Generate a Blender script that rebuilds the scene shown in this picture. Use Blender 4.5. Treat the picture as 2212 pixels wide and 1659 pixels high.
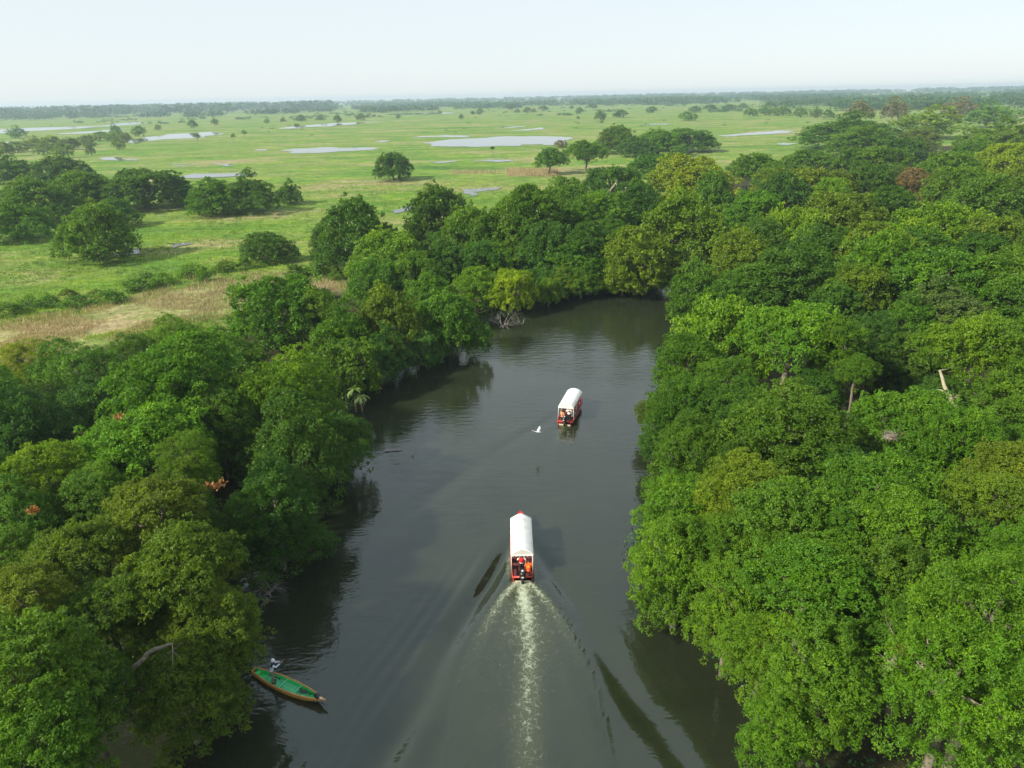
import bpy, bmesh, math, random
import numpy as np
from mathutils import Vector, Matrix

for o in list(bpy.data.objects):
    bpy.data.objects.remove(o)
SC = bpy.context.scene
COL = SC.collection
rng = np.random.default_rng(7)
random.seed(7)
R = math.radians

# ------------------------------------------------------------------ camera
FPX = 1533.6                      # focal length in the units of a 2212 x 1659 frame
CAM_H = 32.0
PITCH = math.atan((829.5 - 206) / FPX)
ROLL = R(1.22)
fw = np.array([0, math.cos(PITCH), -math.sin(PITCH)])
r0 = np.array([1.0, 0, 0]); u0 = np.array([0, math.sin(PITCH), math.cos(PITCH)])
rt = math.cos(ROLL) * r0 - math.sin(ROLL) * u0
up = math.sin(ROLL) * r0 + math.cos(ROLL) * u0
cam_d = bpy.data.cameras.new('camera')
cam = bpy.data.objects.new('camera', cam_d); COL.objects.link(cam)
cam_d.sensor_width = 36.0; cam_d.lens = FPX / 2212 * 36.0
cam_d.clip_start = 0.5; cam_d.clip_end = 30000
cam.matrix_world = Matrix(((rt[0], up[0], -fw[0], 0), (rt[1], up[1], -fw[1], 0), (rt[2], up[2], -fw[2], CAM_H), (0, 0, 0, 1)))
SC.camera = cam

# ------------------------------------------------------------------ sky, sun, exposure
SUN_EL = R(35)
LIGHT_DIR = np.array([0.88, 0.475])          # the way shadows fall on the ground
SUN_AZ = math.atan2(-LIGHT_DIR[0], -LIGHT_DIR[1])   # from +Y towards +X
world = bpy.data.worlds.new('World'); SC.world = world; world.use_nodes = True
wn = world.node_tree.nodes; wl = world.node_tree.links
wn.clear()
sky = wn.new('ShaderNodeTexSky'); sky.sky_type = 'NISHITA'; sky.sun_disc = False
sky.sun_elevation = SUN_EL; sky.sun_rotation = SUN_AZ
sky.altitude = 0; sky.air_density = 1.0; sky.dust_density = 0.6; sky.ozone_density = 3.0
bg = wn.new('ShaderNodeBackground'); bg.inputs['Strength'].default_value = 0.13
wo = wn.new('ShaderNodeOutputWorld')
veil = wn.new('ShaderNodeMix'); veil.data_type = 'RGBA'; veil.inputs[0].default_value = 0.86   # an even milky haze over the whole dome
veil.inputs[7].default_value = (4.0, 4.3, 4.4, 1)
wl.new(sky.outputs[0], veil.inputs[6]); wl.new(veil.outputs[2], bg.inputs[0]); wl.new(bg.outputs[0], wo.inputs[0])
sun_d = bpy.data.lights.new('sun', 'SUN'); sun_d.energy = 4.8; sun_d.angle = R(3.0); sun_d.color = (1.0, 0.91, 0.74)
sun = bpy.data.objects.new('sun', sun_d); COL.objects.link(sun)
ld = Vector((LIGHT_DIR[0] * math.cos(SUN_EL), LIGHT_DIR[1] * math.cos(SUN_EL), -math.sin(SUN_EL)))
sun.rotation_euler = ld.to_track_quat('-Z', 'Y').to_euler()
sun.location = (0, 0, 60)
VS = SC.view_settings
SC.display_settings.display_device = 'sRGB'
VS.view_transform = 'Standard'; VS.look = 'None'; VS.exposure = 0.70; VS.gamma = 1.0; VS.use_curve_mapping = False
CY = SC.cycles
CY.use_denoising = True
CY.max_bounces = 6; CY.diffuse_bounces = 4; CY.glossy_bounces = 2; CY.transmission_bounces = 3
CY.transparent_max_bounces = 4; CY.volume_bounces = 0
CY.caustics_reflective = False; CY.caustics_refractive = False

# ------------------------------------------------------------------ helpers
def at(x, y, z=0.0):
    """the point at height z that stands at this place of the photograph, and its depth"""
    d = fw + rt * (x - 1106) / FPX - up * (y - 829.5) / FPX
    t = (z - CAM_H) / d[2]
    return np.array([0, 0, CAM_H]) + d * t, t

def tag(o, label=None, cat=None, group=None, kind=None):
    if label: o['label'] = label
    if cat: o['category'] = cat
    if group: o['group'] = group
    if kind: o['kind'] = kind
    return o

def link(o, parent=None):
    COL.objects.link(o)
    if parent is not None: o.parent = parent
    return o

def empty(name, loc=(0, 0, 0), rz=0.0, scale=(1, 1, 1)):
    o = bpy.data.objects.new(name, None); link(o)
    o.location = loc; o.rotation_euler = (0, 0, rz); o.scale = scale
    o.empty_display_size = 0.3
    return o

def np_mesh(name, V, F, mat=None, smooth=False, attrs=None, nside=4):
    """mesh from arrays; F is (n, nside)"""
    V = np.asarray(V, dtype=np.float32); F = np.asarray(F, dtype=np.int32)
    me = bpy.data.meshes.new(name)
    me.vertices.add(len(V)); me.vertices.foreach_set('co', V.ravel())
    n = len(F)
    me.loops.add(n * nside); me.loops.foreach_set('vertex_index', F.ravel())
    me.polygons.add(n)
    me.polygons.foreach_set('loop_start', np.arange(0, n * nside, nside, dtype=np.int32))
    me.polygons.foreach_set('loop_total', np.full(n, nside, dtype=np.int32))
    if smooth: me.polygons.foreach_set('use_smooth', np.ones(n, dtype=bool))
    me.update(calc_edges=True)
    for k, a in (attrs or {}).items():
        at_ = me.attributes.new(k, 'FLOAT', 'POINT'); at_.data.foreach_set('value', np.asarray(a, dtype=np.float32))
    if mat: me.materials.append(mat)
    return me

class MB:
    """collects simple shapes and links them as one mesh"""
    def __init__(s): s.v = []; s.f = []
    def add(s, v, f):
        b = len(s.v); s.v += [tuple(map(float, q)) for q in v]; s.f += [tuple(i + b for i in q) for q in f]; return s
    def box(s, c, d, rz=0.0, taper=1.0):
        x, y, z = d[0] / 2, d[1] / 2, d[2] / 2
        ca, sa = math.cos(rz), math.sin(rz); pts = []
        for k, (sx, sy, sz) in enumerate([(-1,-1,-1),(1,-1,-1),(1,1,-1),(-1,1,-1),(-1,-1,1),(1,-1,1),(1,1,1),(-1,1,1)]):
            t = taper if sz > 0 else 1.0
            px, py = sx * x * t, sy * y * t
            pts.append((c[0] + px * ca - py * sa, c[1] + px * sa + py * ca, c[2] + sz * z))
        return s.add(pts, [(0,3,2,1),(4,5,6,7),(0,1,5,4),(1,2,6,5),(2,3,7,6),(3,0,4,7)])
    def tube(s, pts, rad, n=8, cap=True, squash=None):
        pts = [np.array(p, float) for p in pts]
        if not hasattr(rad, '__len__'): rad = [rad] * len(pts)
        rings = []; prev = None
        for i, p in enumerate(pts):
            t = pts[min(i + 1, len(pts) - 1)] - pts[max(i - 1, 0)]
            t = t / (np.linalg.norm(t) + 1e-9)
            if prev is None:
                a = np.array([0, 0, 1.0]) if abs(t[2]) < 0.9 else np.array([1.0, 0, 0])
            else: a = prev
            u = a - t * a.dot(t); u /= np.linalg.norm(u) + 1e-9; prev = u
            w = np.cross(t, u)
            rings.append([p + rad[i] * (math.cos(2 * math.pi * k / n) * u + math.sin(2 * math.pi * k / n) * w) for k in range(n)])
        v = [q for r in rings for q in r]; f = []
        for i in range(len(rings) - 1):
            for k in range(n):
                f.append((i * n + k, i * n + (k + 1) % n, (i + 1) * n + (k + 1) % n, (i + 1) * n + k))
        if cap:
            f.append(tuple(reversed(range(n)))); f.append(tuple((len(rings) - 1) * n + k for k in range(n)))
        return s.add(v, f)
    def ball(s, c, r, nu=12, nv=8, rot=None):
        r = np.array(r if hasattr(r, '__len__') else (r, r, r), float); v = []; f = []
        M = np.array(rot) if rot is not None else np.eye(3)
        for j in range(1, nv):
            th = math.pi * j / nv
            for k in range(nu):
                ph = 2 * math.pi * k / nu
                v.append(np.array(c) + M @ (r * np.array([math.sin(th) * math.cos(ph), math.sin(th) * math.sin(ph), math.cos(th)])))
        v.append(np.array(c) + M @ np.array([0, 0, r[2]])); v.append(np.array(c) - M @ np.array([0, 0, r[2]]))
        T, B = len(v) - 2, len(v) - 1
        for j in range(nv - 2):
            for k in range(nu):
                f.append((j * nu + k, (j + 1) * nu + k, (j + 1) * nu + (k + 1) % nu, j * nu + (k + 1) % nu))
        for k in range(nu):
            f.append((T, k, (k + 1) % nu)); f.append((B, (nv - 2) * nu + (k + 1) % nu, (nv - 2) * nu + k))
        return s.add(v, f)
    def mesh(s, name, mat=None, smooth=False):
        me = bpy.data.meshes.new(name); me.from_pydata(s.v, [], s.f); me.update()
        if mat: me.materials.append(mat)
        if smooth: me.polygons.foreach_set('use_smooth', np.ones(len(me.polygons), dtype=bool))
        return me
    def build(s, name, mat=None, parent=None, smooth=False):
        return link(bpy.data.objects.new(name, s.mesh(name, mat, smooth)), parent)

def remeshed(mb, name, mat, voxel, parent=None, smooth_iter=2):
    """one continuous skin round overlapping closed shapes"""
    ob = bpy.data.objects.new('skinning', mb.mesh('skinning')); COL.objects.link(ob)
    m = ob.modifiers.new('skin', 'REMESH'); m.mode = 'VOXEL'; m.voxel_size = voxel; m.use_smooth_shade = True
    if smooth_iter:
        s = ob.modifiers.new('soft', 'SMOOTH'); s.iterations = smooth_iter; s.factor = 0.5
    dg = bpy.context.evaluated_depsgraph_get()
    me = bpy.data.meshes.new_from_object(ob.evaluated_get(dg)); me.name = name
    bpy.data.objects.remove(ob)
    me.materials.clear(); me.materials.append(mat)
    return link(bpy.data.objects.new(name, me), parent)

# ------------------------------------------------------------------ materials
def new_mat(name):
    m = bpy.data.materials.new(name); m.use_nodes = True
    nt = m.node_tree; nt.nodes.clear()
    out = nt.nodes.new('ShaderNodeOutputMaterial')
    return m, nt, out

def N(nt, typ, **kw):
    n = nt.nodes.new(typ)
    for k, v in kw.items():
        if k.startswith('i_'):
            key = k[2:].replace('_', ' ')
            n.inputs[key].default_value = v
        else: setattr(n, k, v)
    return n

def ramp(nt, fac, stops):
    r = nt.nodes.new('ShaderNodeValToRGB')
    while len(r.color_ramp.elements) < len(stops): r.color_ramp.elements.new(0.5)
    for e, (p, c) in zip(r.color_ramp.elements, stops):
        e.position = p; e.color = (*c, 1) if len(c) == 3 else c
    nt.links.new(fac, r.inputs[0]); return r.outputs[0]

def mixc(nt, fac, a, b, mode='MIX'):
    m = nt.nodes.new('ShaderNodeMix'); m.data_type = 'RGBA'; m.blend_type = mode
    for sock, val in ((m.inputs[0], fac), (m.inputs[6], a), (m.inputs[7], b)):
        if isinstance(val, (int, float)): sock.default_value = val
        elif isinstance(val, tuple): sock.default_value = (*val, 1) if len(val) == 3 else val
        else: nt.links.new(val, sock)
    return m.outputs[2]

def math_(nt, op, a, b=None, c=None, clamp=False):
    m = nt.nodes.new('ShaderNodeMath'); m.operation = op; m.use_clamp = clamp
    for i, v in enumerate((a, b, c)):
        if v is None: continue
        if isinstance(v, (int, float)): m.inputs[i].default_value = v
        else: nt.links.new(v, m.inputs[i])
    return m.outputs[0]

def noise(nt, vec, scale, detail=4, rough=0.55, stretch=None):
    if stretch is not None:
        mp = nt.nodes.new('ShaderNodeMapping'); mp.inputs['Scale'].default_value = stretch
        nt.links.new(vec, mp.inputs[0]); vec = mp.outputs[0]
    n = N(nt, 'ShaderNodeTexNoise'); n.inputs['Scale'].default_value = scale
    n.inputs['Detail'].default_value = detail; n.inputs['Roughness'].default_value = rough
    nt.links.new(vec, n.inputs['Vector']); return n.outputs[0]

def paint(name, col, rough=0.5, var=0.18, scale=6.0, bump=0.0, dirt=None, spec=0.5):
    """painted or worn solid: colour with uneven wear"""
    m, nt, out = new_mat(name)
    tc = N(nt, 'ShaderNodeTexCoord')
    b = N(nt, 'ShaderNodeBsdfPrincipled'); b.inputs['Roughness'].default_value = rough
    b.inputs['Specular IOR Level'].default_value = spec
    n = noise(nt, tc.outputs['Object'], scale, 5, 0.6)
    lo = tuple(c * (1 - var) for c in col); hi = tuple(min(1, c * (1 + var)) for c in col)
    c = ramp(nt, n, [(0.3, lo), (0.7, hi)])
    if dirt:
        n2 = noise(nt, tc.outputs['Object'], scale * 0.45, 6, 0.7)
        c = mixc(nt, ramp(nt, n2, [(0.52, (0, 0, 0)), (0.72, (0.75, 0.75, 0.75))]), c, dirt)
    nt.links.new(c, b.inputs['Base Color'])
    if bump:
        bp = N(nt, 'ShaderNodeBump'); bp.inputs['Strength'].default_value = bump; bp.inputs['Distance'].default_value = 0.02
        nt.links.new(n, bp.inputs['Height']); nt.links.new(bp.outputs[0], b.inputs['Normal'])
    nt.links.new(b.outputs[0], out.inputs[0]); return m

def leaf_mat(name, fixed=None, trans=0.44):
    m, nt, out = new_mat(name)
    tone = N(nt, 'ShaderNodeAttribute', attribute_name='tone').outputs['Fac']
    warm = N(nt, 'ShaderNodeAttribute', attribute_name='warm').outputs['Fac']
    if fixed: rgb = N(nt, 'ShaderNodeRGB'); rgb.outputs[0].default_value = (*fixed, 1); base = rgb.outputs[0]
    else: base = N(nt, 'ShaderNodeObjectInfo').outputs['Color']
    c = mixc(nt, warm, base, mixc(nt, 1.0, base, (1.45, 1.20, 0.75), 'MULTIPLY'))
    gain = math_(nt, 'MULTIPLY_ADD', tone, 0.95, 0.62)
    vm = N(nt, 'ShaderNodeVectorMath', operation='SCALE'); nt.links.new(c, vm.inputs[0]); nt.links.new(gain, vm.inputs['Scale'])
    c = vm.outputs[0]
    b = N(nt, 'ShaderNodeBsdfPrincipled'); b.inputs['Roughness'].default_value = 0.52
    b.inputs['Specular IOR Level'].default_value = 0.35
    nt.links.new(c, b.inputs['Base Color'])
    t = N(nt, 'ShaderNodeBsdfTranslucent')
    tc = mixc(nt, 1.0, c, (1.25, 1.15, 0.5), 'MULTIPLY'); nt.links.new(tc, t.inputs[0])
    mx = N(nt, 'ShaderNodeMixShader'); mx.inputs[0].default_value = trans
    nt.links.new(b.outputs[0], mx.inputs[1]); nt.links.new(t.outputs[0], mx.inputs[2])
    nt.links.new(mx.outputs[0], out.inputs[0]); return m

def bark_mat(name, a, b_):
    m, nt, out = new_mat(name)
    tc = N(nt, 'ShaderNodeTexCoord')
    n = noise(nt, tc.outputs['Object'], 9, 6, 0.65, (1, 1, 0.35))
    p = N(nt, 'ShaderNodeBsdfPrincipled'); p.inputs['Roughness'].default_value = 0.85
    p.inputs['Specular IOR Level'].default_value = 0.2
    nt.links.new(ramp(nt, n, [(0.3, a), (0.7, b_)]), p.inputs['Base Color'])
    bp = N(nt, 'ShaderNodeBump'); bp.inputs['Strength'].default_value = 0.5; bp.inputs['Distance'].default_value = 0.04
    nt.links.new(n, bp.inputs['Height']); nt.links.new(bp.outputs[0], p.inputs['Normal'])
    nt.links.new(p.outputs[0], out.inputs[0]); return m

M_LEAF = leaf_mat('foliage')
M_BARK = bark_mat('bark', (0.10, 0.08, 0.06), (0.27, 0.24, 0.19))
M_PALEBARK = bark_mat('pale_bark', (0.20, 0.18, 0.12), (0.38, 0.35, 0.25))
M_DEAD = bark_mat('dead_wood', (0.13, 0.12, 0.115), (0.36, 0.34, 0.32))
M_WITHER = leaf_mat('withered_leaves', (0.34, 0.17, 0.055), 0.2)

# ------------------------------------------------------------------ the river's banks (ground points read off the photo)
BANK_L = [(30, 1659), (250, 1560), (390, 1450), (500, 1300), (560, 1200), (640, 1090), (690, 1010), (720, 930), (765, 872),
          (850, 800), (940, 748), (1030, 705), (1130, 672), (1250, 640), (1400, 628), (1450, 606), (1490, 590)]
BANK_R = [(1700, 1659), (1650, 1540), (1570, 1430), (1480, 1340), (1395, 1260), (1380, 1150), (1420, 1040), (1435, 950), (1420, 860), (1435, 770), (1480, 700), (1530, 660)]
bl = [at(x, y)[0][:2] for x, y in BANK_L]; br = [at(x, y)[0][:2] for x, y in BANK_R]
RIVER = [np.array([-24.0, -60.0]), np.array([-24.0, 10.0])] + bl + [np.array([60.0, 141.0]), np.array([95.0, 141.0]), np.array([95.0, 124.0]), np.array([60.0, 122.0])] + br[::-1] + [np.array([14.0, 8.0]), np.array([14.0, -60.0])]
RIVER = np.array(RIVER)

def poly_sdf(P, poly):
    """signed distance to a polygon, negative inside; P (n,2)"""
    d = np.full(len(P), 1e9); inside = np.zeros(len(P), bool)
    n = len(poly)
    for i in range(n):
        a, b = poly[i], poly[(i + 1) % n]
        ab = b - a; t = np.clip(((P - a) @ ab) / (ab @ ab + 1e-9), 0, 1)
        d = np.minimum(d, np.hypot(*(P - (a + t[:, None] * ab)).T))
        c = ((a[1] > P[:, 1]) != (b[1] > P[:, 1])) & (P[:, 0] < (b[0] - a[0]) * (P[:, 1] - a[1]) / (b[1] - a[1] + 1e-12) + a[0])
        inside ^= c
    return np.where(inside, -d, d)

# ------------------------------------------------------------------ ground
def vnoise(x, y, seed=0):
    """smooth value noise in numpy"""
    def h(i, j): 
        s = np.sin(i * 127.1 + j * 311.7 + seed * 74.7) * 43758.5453
        return s - np.floor(s)
    xi, yi = np.floor(x), np.floor(y); xf, yf = x - xi, y - yi
    u, v = xf * xf * (3 - 2 * xf), yf * yf * (3 - 2 * yf)
    return (h(xi, yi) * (1 - u) + h(xi + 1, yi) * u) * (1 - v) + (h(xi, yi + 1) * (1 - u) + h(xi + 1, yi + 1) * u) * v

def ppoly(pts):
    return np.array([at(x, y)[0][:2] for x, y in pts])

FOREST = [ppoly(p) for p in [
    [(0, 815), (130, 780), (330, 735), (480, 720), (560, 665), (650, 620), (760, 640), (690, 560), (720, 520), (860, 560), (940, 520), (1100, 540), (1230, 540), (1330, 480), (1420, 440), (1480, 380), (1620, 380), (1750, 365), (1800, 335), (2212, 300),
     (2212, 700), (1530, 660), (1490, 590), (1400, 628), (1250, 640), (1030, 705), (850, 800), (765, 872), (690, 1010), (560, 1200), (440, 1430), (60, 1659), (0, 1659)],
    [(1530, 660), (2212, 690), (2212, 1659), (1700, 1659), (1570, 1430), (1395, 1260), (1420, 1040), (1420, 860)]]]
FOREST[0] = np.vstack([FOREST[0][:-2], [[-24, 20], [-24, -40], [-160, -40], [-160, 80]]])
FOREST[1] = np.vstack([FOREST[1][:2], [[170, 60], [170, -40], [14, -40]], FOREST[1][3:]])
DRY = [ppoly(p) for p in [
    [(-60, 715), (120, 690), (300, 652), (440, 612), (560, 598), (640, 598), (760, 600), (770, 640), (640, 655), (500, 690), (330, 715), (130, 770), (-60, 820)],
    [(1090, 365), (1220, 368), (1200, 385), (1110, 380)]]]

def sinh_axis(lo, hi, n, k):
    t = np.linspace(math.asinh(lo / k), math.asinh(hi / k), n); return k * np.sinh(t)
gx = sinh_axis(-5000, 5000, 330, 40.0)
gy = np.concatenate([[-5000, -2500, -1200, -600, -300, -150, -90], sinh_axis(-60, 5000, 320, 60.0)])
GX, GY = np.meshgrid(gx, gy); P2 = np.stack([GX.ravel(), GY.ravel()], 1)
near = (np.abs(P2[:, 0]) < 260) & (P2[:, 1] > -80) & (P2[:, 1] < 420)
sd = np.full(len(P2), 500.0); sd[near] = poly_sdf(P2[near], RIVER)
fo = np.zeros(len(P2)); dr = np.zeros(len(P2))
for f in FOREST: fo[near] = np.maximum(fo[near], np.clip(0.5 - poly_sdf(P2[near], f) / 6.0, 0, 1))
fo[near] = np.maximum(fo[near], (sd[near] < 5) * 1.0)
for f in DRY: dr[near] = np.maximum(dr[near], np.clip(0.5 - poly_sdf(P2[near], f) / 9.0, 0, 1))
gz = 0.30 + 0.35 * np.clip((sd - 1) / 6, 0, 1) + 0.25 * (vnoise(P2[:, 0] / 9, P2[:, 1] / 9) - 0.5) * np.clip(sd / 8, 0, 1) * np.clip(1 - np.hypot(P2[:, 0], P2[:, 1]) / 300, 0, 1)
gz = np.where(sd < 1.0, np.clip(0.30 + (sd - 1) * 0.45, -1.8, 0.3), gz)
ny_, nx_ = GX.shape
idx = np.arange(nx_ * ny_).reshape(ny_, nx_)
GF = np.stack([idx[:-1, :-1], idx[:-1, 1:], idx[1:, 1:], idx[1:, :-1]], -1).reshape(-1, 4)

m, nt, out = new_mat('marsh_ground')
pos = N(nt, 'ShaderNodeNewGeometry').outputs['Position']
a_f = N(nt, 'ShaderNodeAttribute', attribute_name='forest').outputs['Fac']
a_d = N(nt, 'ShaderNodeAttribute', attribute_name='dry').outputs['Fac']
n_big = noise(nt, pos, 0.010, 7, 0.68, (1, 2.4, 1))
n_mid = noise(nt, pos, 0.05, 7, 0.70, (1, 2.2, 1))
n_fine = noise(nt, pos, 0.9, 5, 0.65)
g1 = ramp(nt, n_mid, [(0.28, (0.040, 0.105, 0.016)), (0.43, (0.088, 0.192, 0.020)), (0.54, (0.150, 0.245, 0.028)), (0.64, (0.240, 0.258, 0.070)), (0.76, (0.32, 0.265, 0.145))])
g2 = ramp(nt, n_big, [(0.34, (0.045, 0.122, 0.022)), (0.45, (0.098, 0.190, 0.030)), (0.52, (0.180, 0.215, 0.066)), (0.58, (0.290, 0.252, 0.140)), (0.66, (0.22, 0.195, 0.125))])
n_sel = noise(nt, pos, 0.023, 5, 0.65, (1, 2.0, 1))
gc = mixc(nt, ramp(nt, n_sel, [(0.40, (0, 0, 0)), (0.60, (1, 1, 1))]), g1, g2)
fr = ramp(nt, math_(nt, 'ADD', math_(nt, 'MULTIPLY', n_fine, 0.5), math_(nt, 'MULTIPLY', noise(nt, pos, 0.25, 4, 0.6, (1, 2, 1)), 0.5)), [(0.34, (0.42, 0.46, 0.45)), (0.64, (1.45, 1.42, 1.35))])
gc = mixc(nt, 1.0, gc, fr, 'MULTIPLY')
dryc = ramp(nt, n_fine, [(0.25, (0.13, 0.110, 0.055)), (0.55, (0.32, 0.265, 0.145)), (0.75, (0.44, 0.37, 0.22))])
dmask = math_(nt, 'MULTIPLY', a_d, ramp(nt, n_mid, [(0.40, (0.15, 0.15, 0.15)), (0.58, (1, 1, 1))]))
gc = mixc(nt, dmask, gc, dryc)
litter = ramp(nt, n_fine, [(0.3, (0.020, 0.022, 0.010)), (0.7, (0.055, 0.052, 0.025))])
gc = mixc(nt, a_f, gc, litter)
b = N(nt, 'ShaderNodeBsdfPrincipled'); b.inputs['Roughness'].default_value = 0.9; b.inputs['Specular IOR Level'].default_value = 0.1
nt.links.new(gc, b.inputs['Base Color'])
bp = N(nt, 'ShaderNodeBump'); bp.inputs['Strength'].default_value = 0.8; bp.inputs['Distance'].default_value = 0.5
nt.links.new(math_(nt, 'ADD', n_fine, math_(nt, 'MULTIPLY', n_mid, 1.5)), bp.inputs['Height']); nt.links.new(bp.outputs[0], b.inputs['Normal'])
nt.links.new(b.outputs[0], out.inputs[0])
ground = link(bpy.data.objects.new('ground', np_mesh('ground', np.column_stack([P2, gz]), GF, m, True, {'forest': fo, 'dry': dr})))
tag(ground, 'wide green marsh plain reaching to the horizon', 'ground', kind='structure')

# ------------------------------------------------------------------ river water with the boats' wakes
B1 = np.array([0.45, 41.35]); B1_RZ = 0.0                    # near boat: stern point, heading
B2 = np.array([5.40, 66.9]); B2_RZ = -R(17.0)                # far boat
def seg(*parts):
    return np.concatenate(parts)
wx = seg(np.arange(-60, -22, 2.0), np.arange(-22, 22, 0.2), np.arange(22, 96, 2.5))
wy = seg(np.arange(-50, 21, 3.0), np.arange(21, 82, 0.2), np.arange(82, 152, 1.0))
WX, WY = np.meshgrid(wx, wy)
WPH = 2.6
def wake(X, Y, stern, rz, L, amp, lam, decay):
    hx, hy = -math.sin(rz), math.cos(rz)
    dx, dy = X - stern[0], Y - stern[1]
    a = (L * 0.72) - (dx * hx + dy * hy); b = dx * hy - dy * hx
    A = np.clip(a, 0, None); sidew = np.where(b < 0, 1.2, 0.6)
    z = np.zeros_like(X); ab = np.abs(b)
    mod = 0.55 + 0.9 * vnoise(A / 5.0 + 7 * (b > 0), np.zeros_like(A) + 3.0, 11)
    for k, (sl, w0, gain) in enumerate([(0.335, 0.78, 1.0), (0.225, 0.85, 0.42)]):
        c = ab - sl * A - 0.55 - 0.5 * (vnoise(A / 4.0, b * 0 + k + 2.0 * (b > 0), 12) - 0.5) * np.clip(A / 8, 0, 1)
        w = w0 + 0.035 * A
        z += gain * mod * np.exp(-(c / w) ** 2) * np.cos(c / w * 1.8 + WPH) * np.exp(-A / decay) * np.clip(A / 6.0, 0, 1)
    # short ripples running out ahead of the arms
    ph = (ab * 0.86 - A * 0.5 * 0.62) * 2 * math.pi / lam
    env = np.exp(-((ab - 0.46 * A - 1.4) / (1.6 + 0.09 * A)) ** 2) * np.clip(A / 4, 0, 1) * np.exp(-A / (decay * 1.3)) * np.clip((ab - 0.36 * A) / 1.5, 0, 1)
    z += 0.055 * np.where(b > 0, 0.6, 1.0) * env * np.sin(ph + 2.2 * vnoise(X / 3, Y / 3)) * (0.3 + 1.1 * vnoise(X / 4, Y / 6, 8))
    return amp * z * sidew, a, b
z1, a1, b1 = wake(WX, WY, B1, B1_RZ, 7.9, 0.48, 0.85, 34.0)
z2, a2, b2 = wake(WX, WY, B2, B2_RZ, 7.0, 0.07, 0.9, 16.0)
aft = a1 - 7.9 * 0.72                        # metres behind the near boat's transom
A_ = np.clip(aft, 0, None)
wander = 0.25 * np.sin(A_ / 3.1) * np.clip(A_ / 6, 0, 1)
streak = np.exp(-((b1 - wander - 0.012 * A_) / (0.36 + 0.035 * A_)) ** 2) * (0.62 * np.exp(-A_ / 9.0) + 0.16 * np.exp(-A_ / 30))
edge_b = 0.45 + 0.62 * A_ * np.exp(-A_ / 16.0)
vedge = np.exp(-((np.abs(b1) - edge_b) / (0.22 + 0.05 * A_)) ** 2) * np.exp(-A_ / 3.0) * 1.1
inner = np.where(np.abs(b1) < edge_b, 1, 0) * (0.50 * np.exp(-A_ / 2.6) + 0.22 * np.exp(-A_ / 9.0)) * np.clip((edge_b - np.abs(b1)) / 1.4, 0, 1)
hullside = np.exp(-((np.abs(b1) - 0.95) / 0.16) ** 2) * np.clip((-aft) / 1.0, 0, 1) * np.clip((5.0 + aft) / 3.0, 0, 1) * 0.62
foam = np.where(aft > -0.1, np.clip(streak + vedge + inner, 0, 1.2), 0) + np.where(aft <= -0.1, hullside, 0)
z1 += np.where(aft > 0, 1, 0) * np.clip(A_ / 0.6, 0, 1) * np.exp(-(b1 / (0.9 + 0.2 * A_)) ** 2) * np.exp(-A_ / 10) * 0.06 * (vnoise(WX * 1.3, WY * 1.1, 3) - 0.5) * 2
churn = np.clip(np.where((aft > 0) & (np.abs(b1) < edge_b + 0.4), np.exp(-A_ / 22), 0) + 0.0, 0, 1)
foam2 = np.where(a2 > 5.3, 0.35 * np.exp(-(b2 / 0.5) ** 2) * np.exp(-np.clip(a2 - 5.3, 0, None) / 2.5), 0)
wz = z1 + z2
wny, wnx = WX.shape
wi = np.arange(wnx * wny).reshape(wny, wnx)
WF = np.stack([wi[:-1, :-1], wi[:-1, 1:], wi[1:, 1:], wi[1:, :-1]], -1).reshape(-1, 4)

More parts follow.
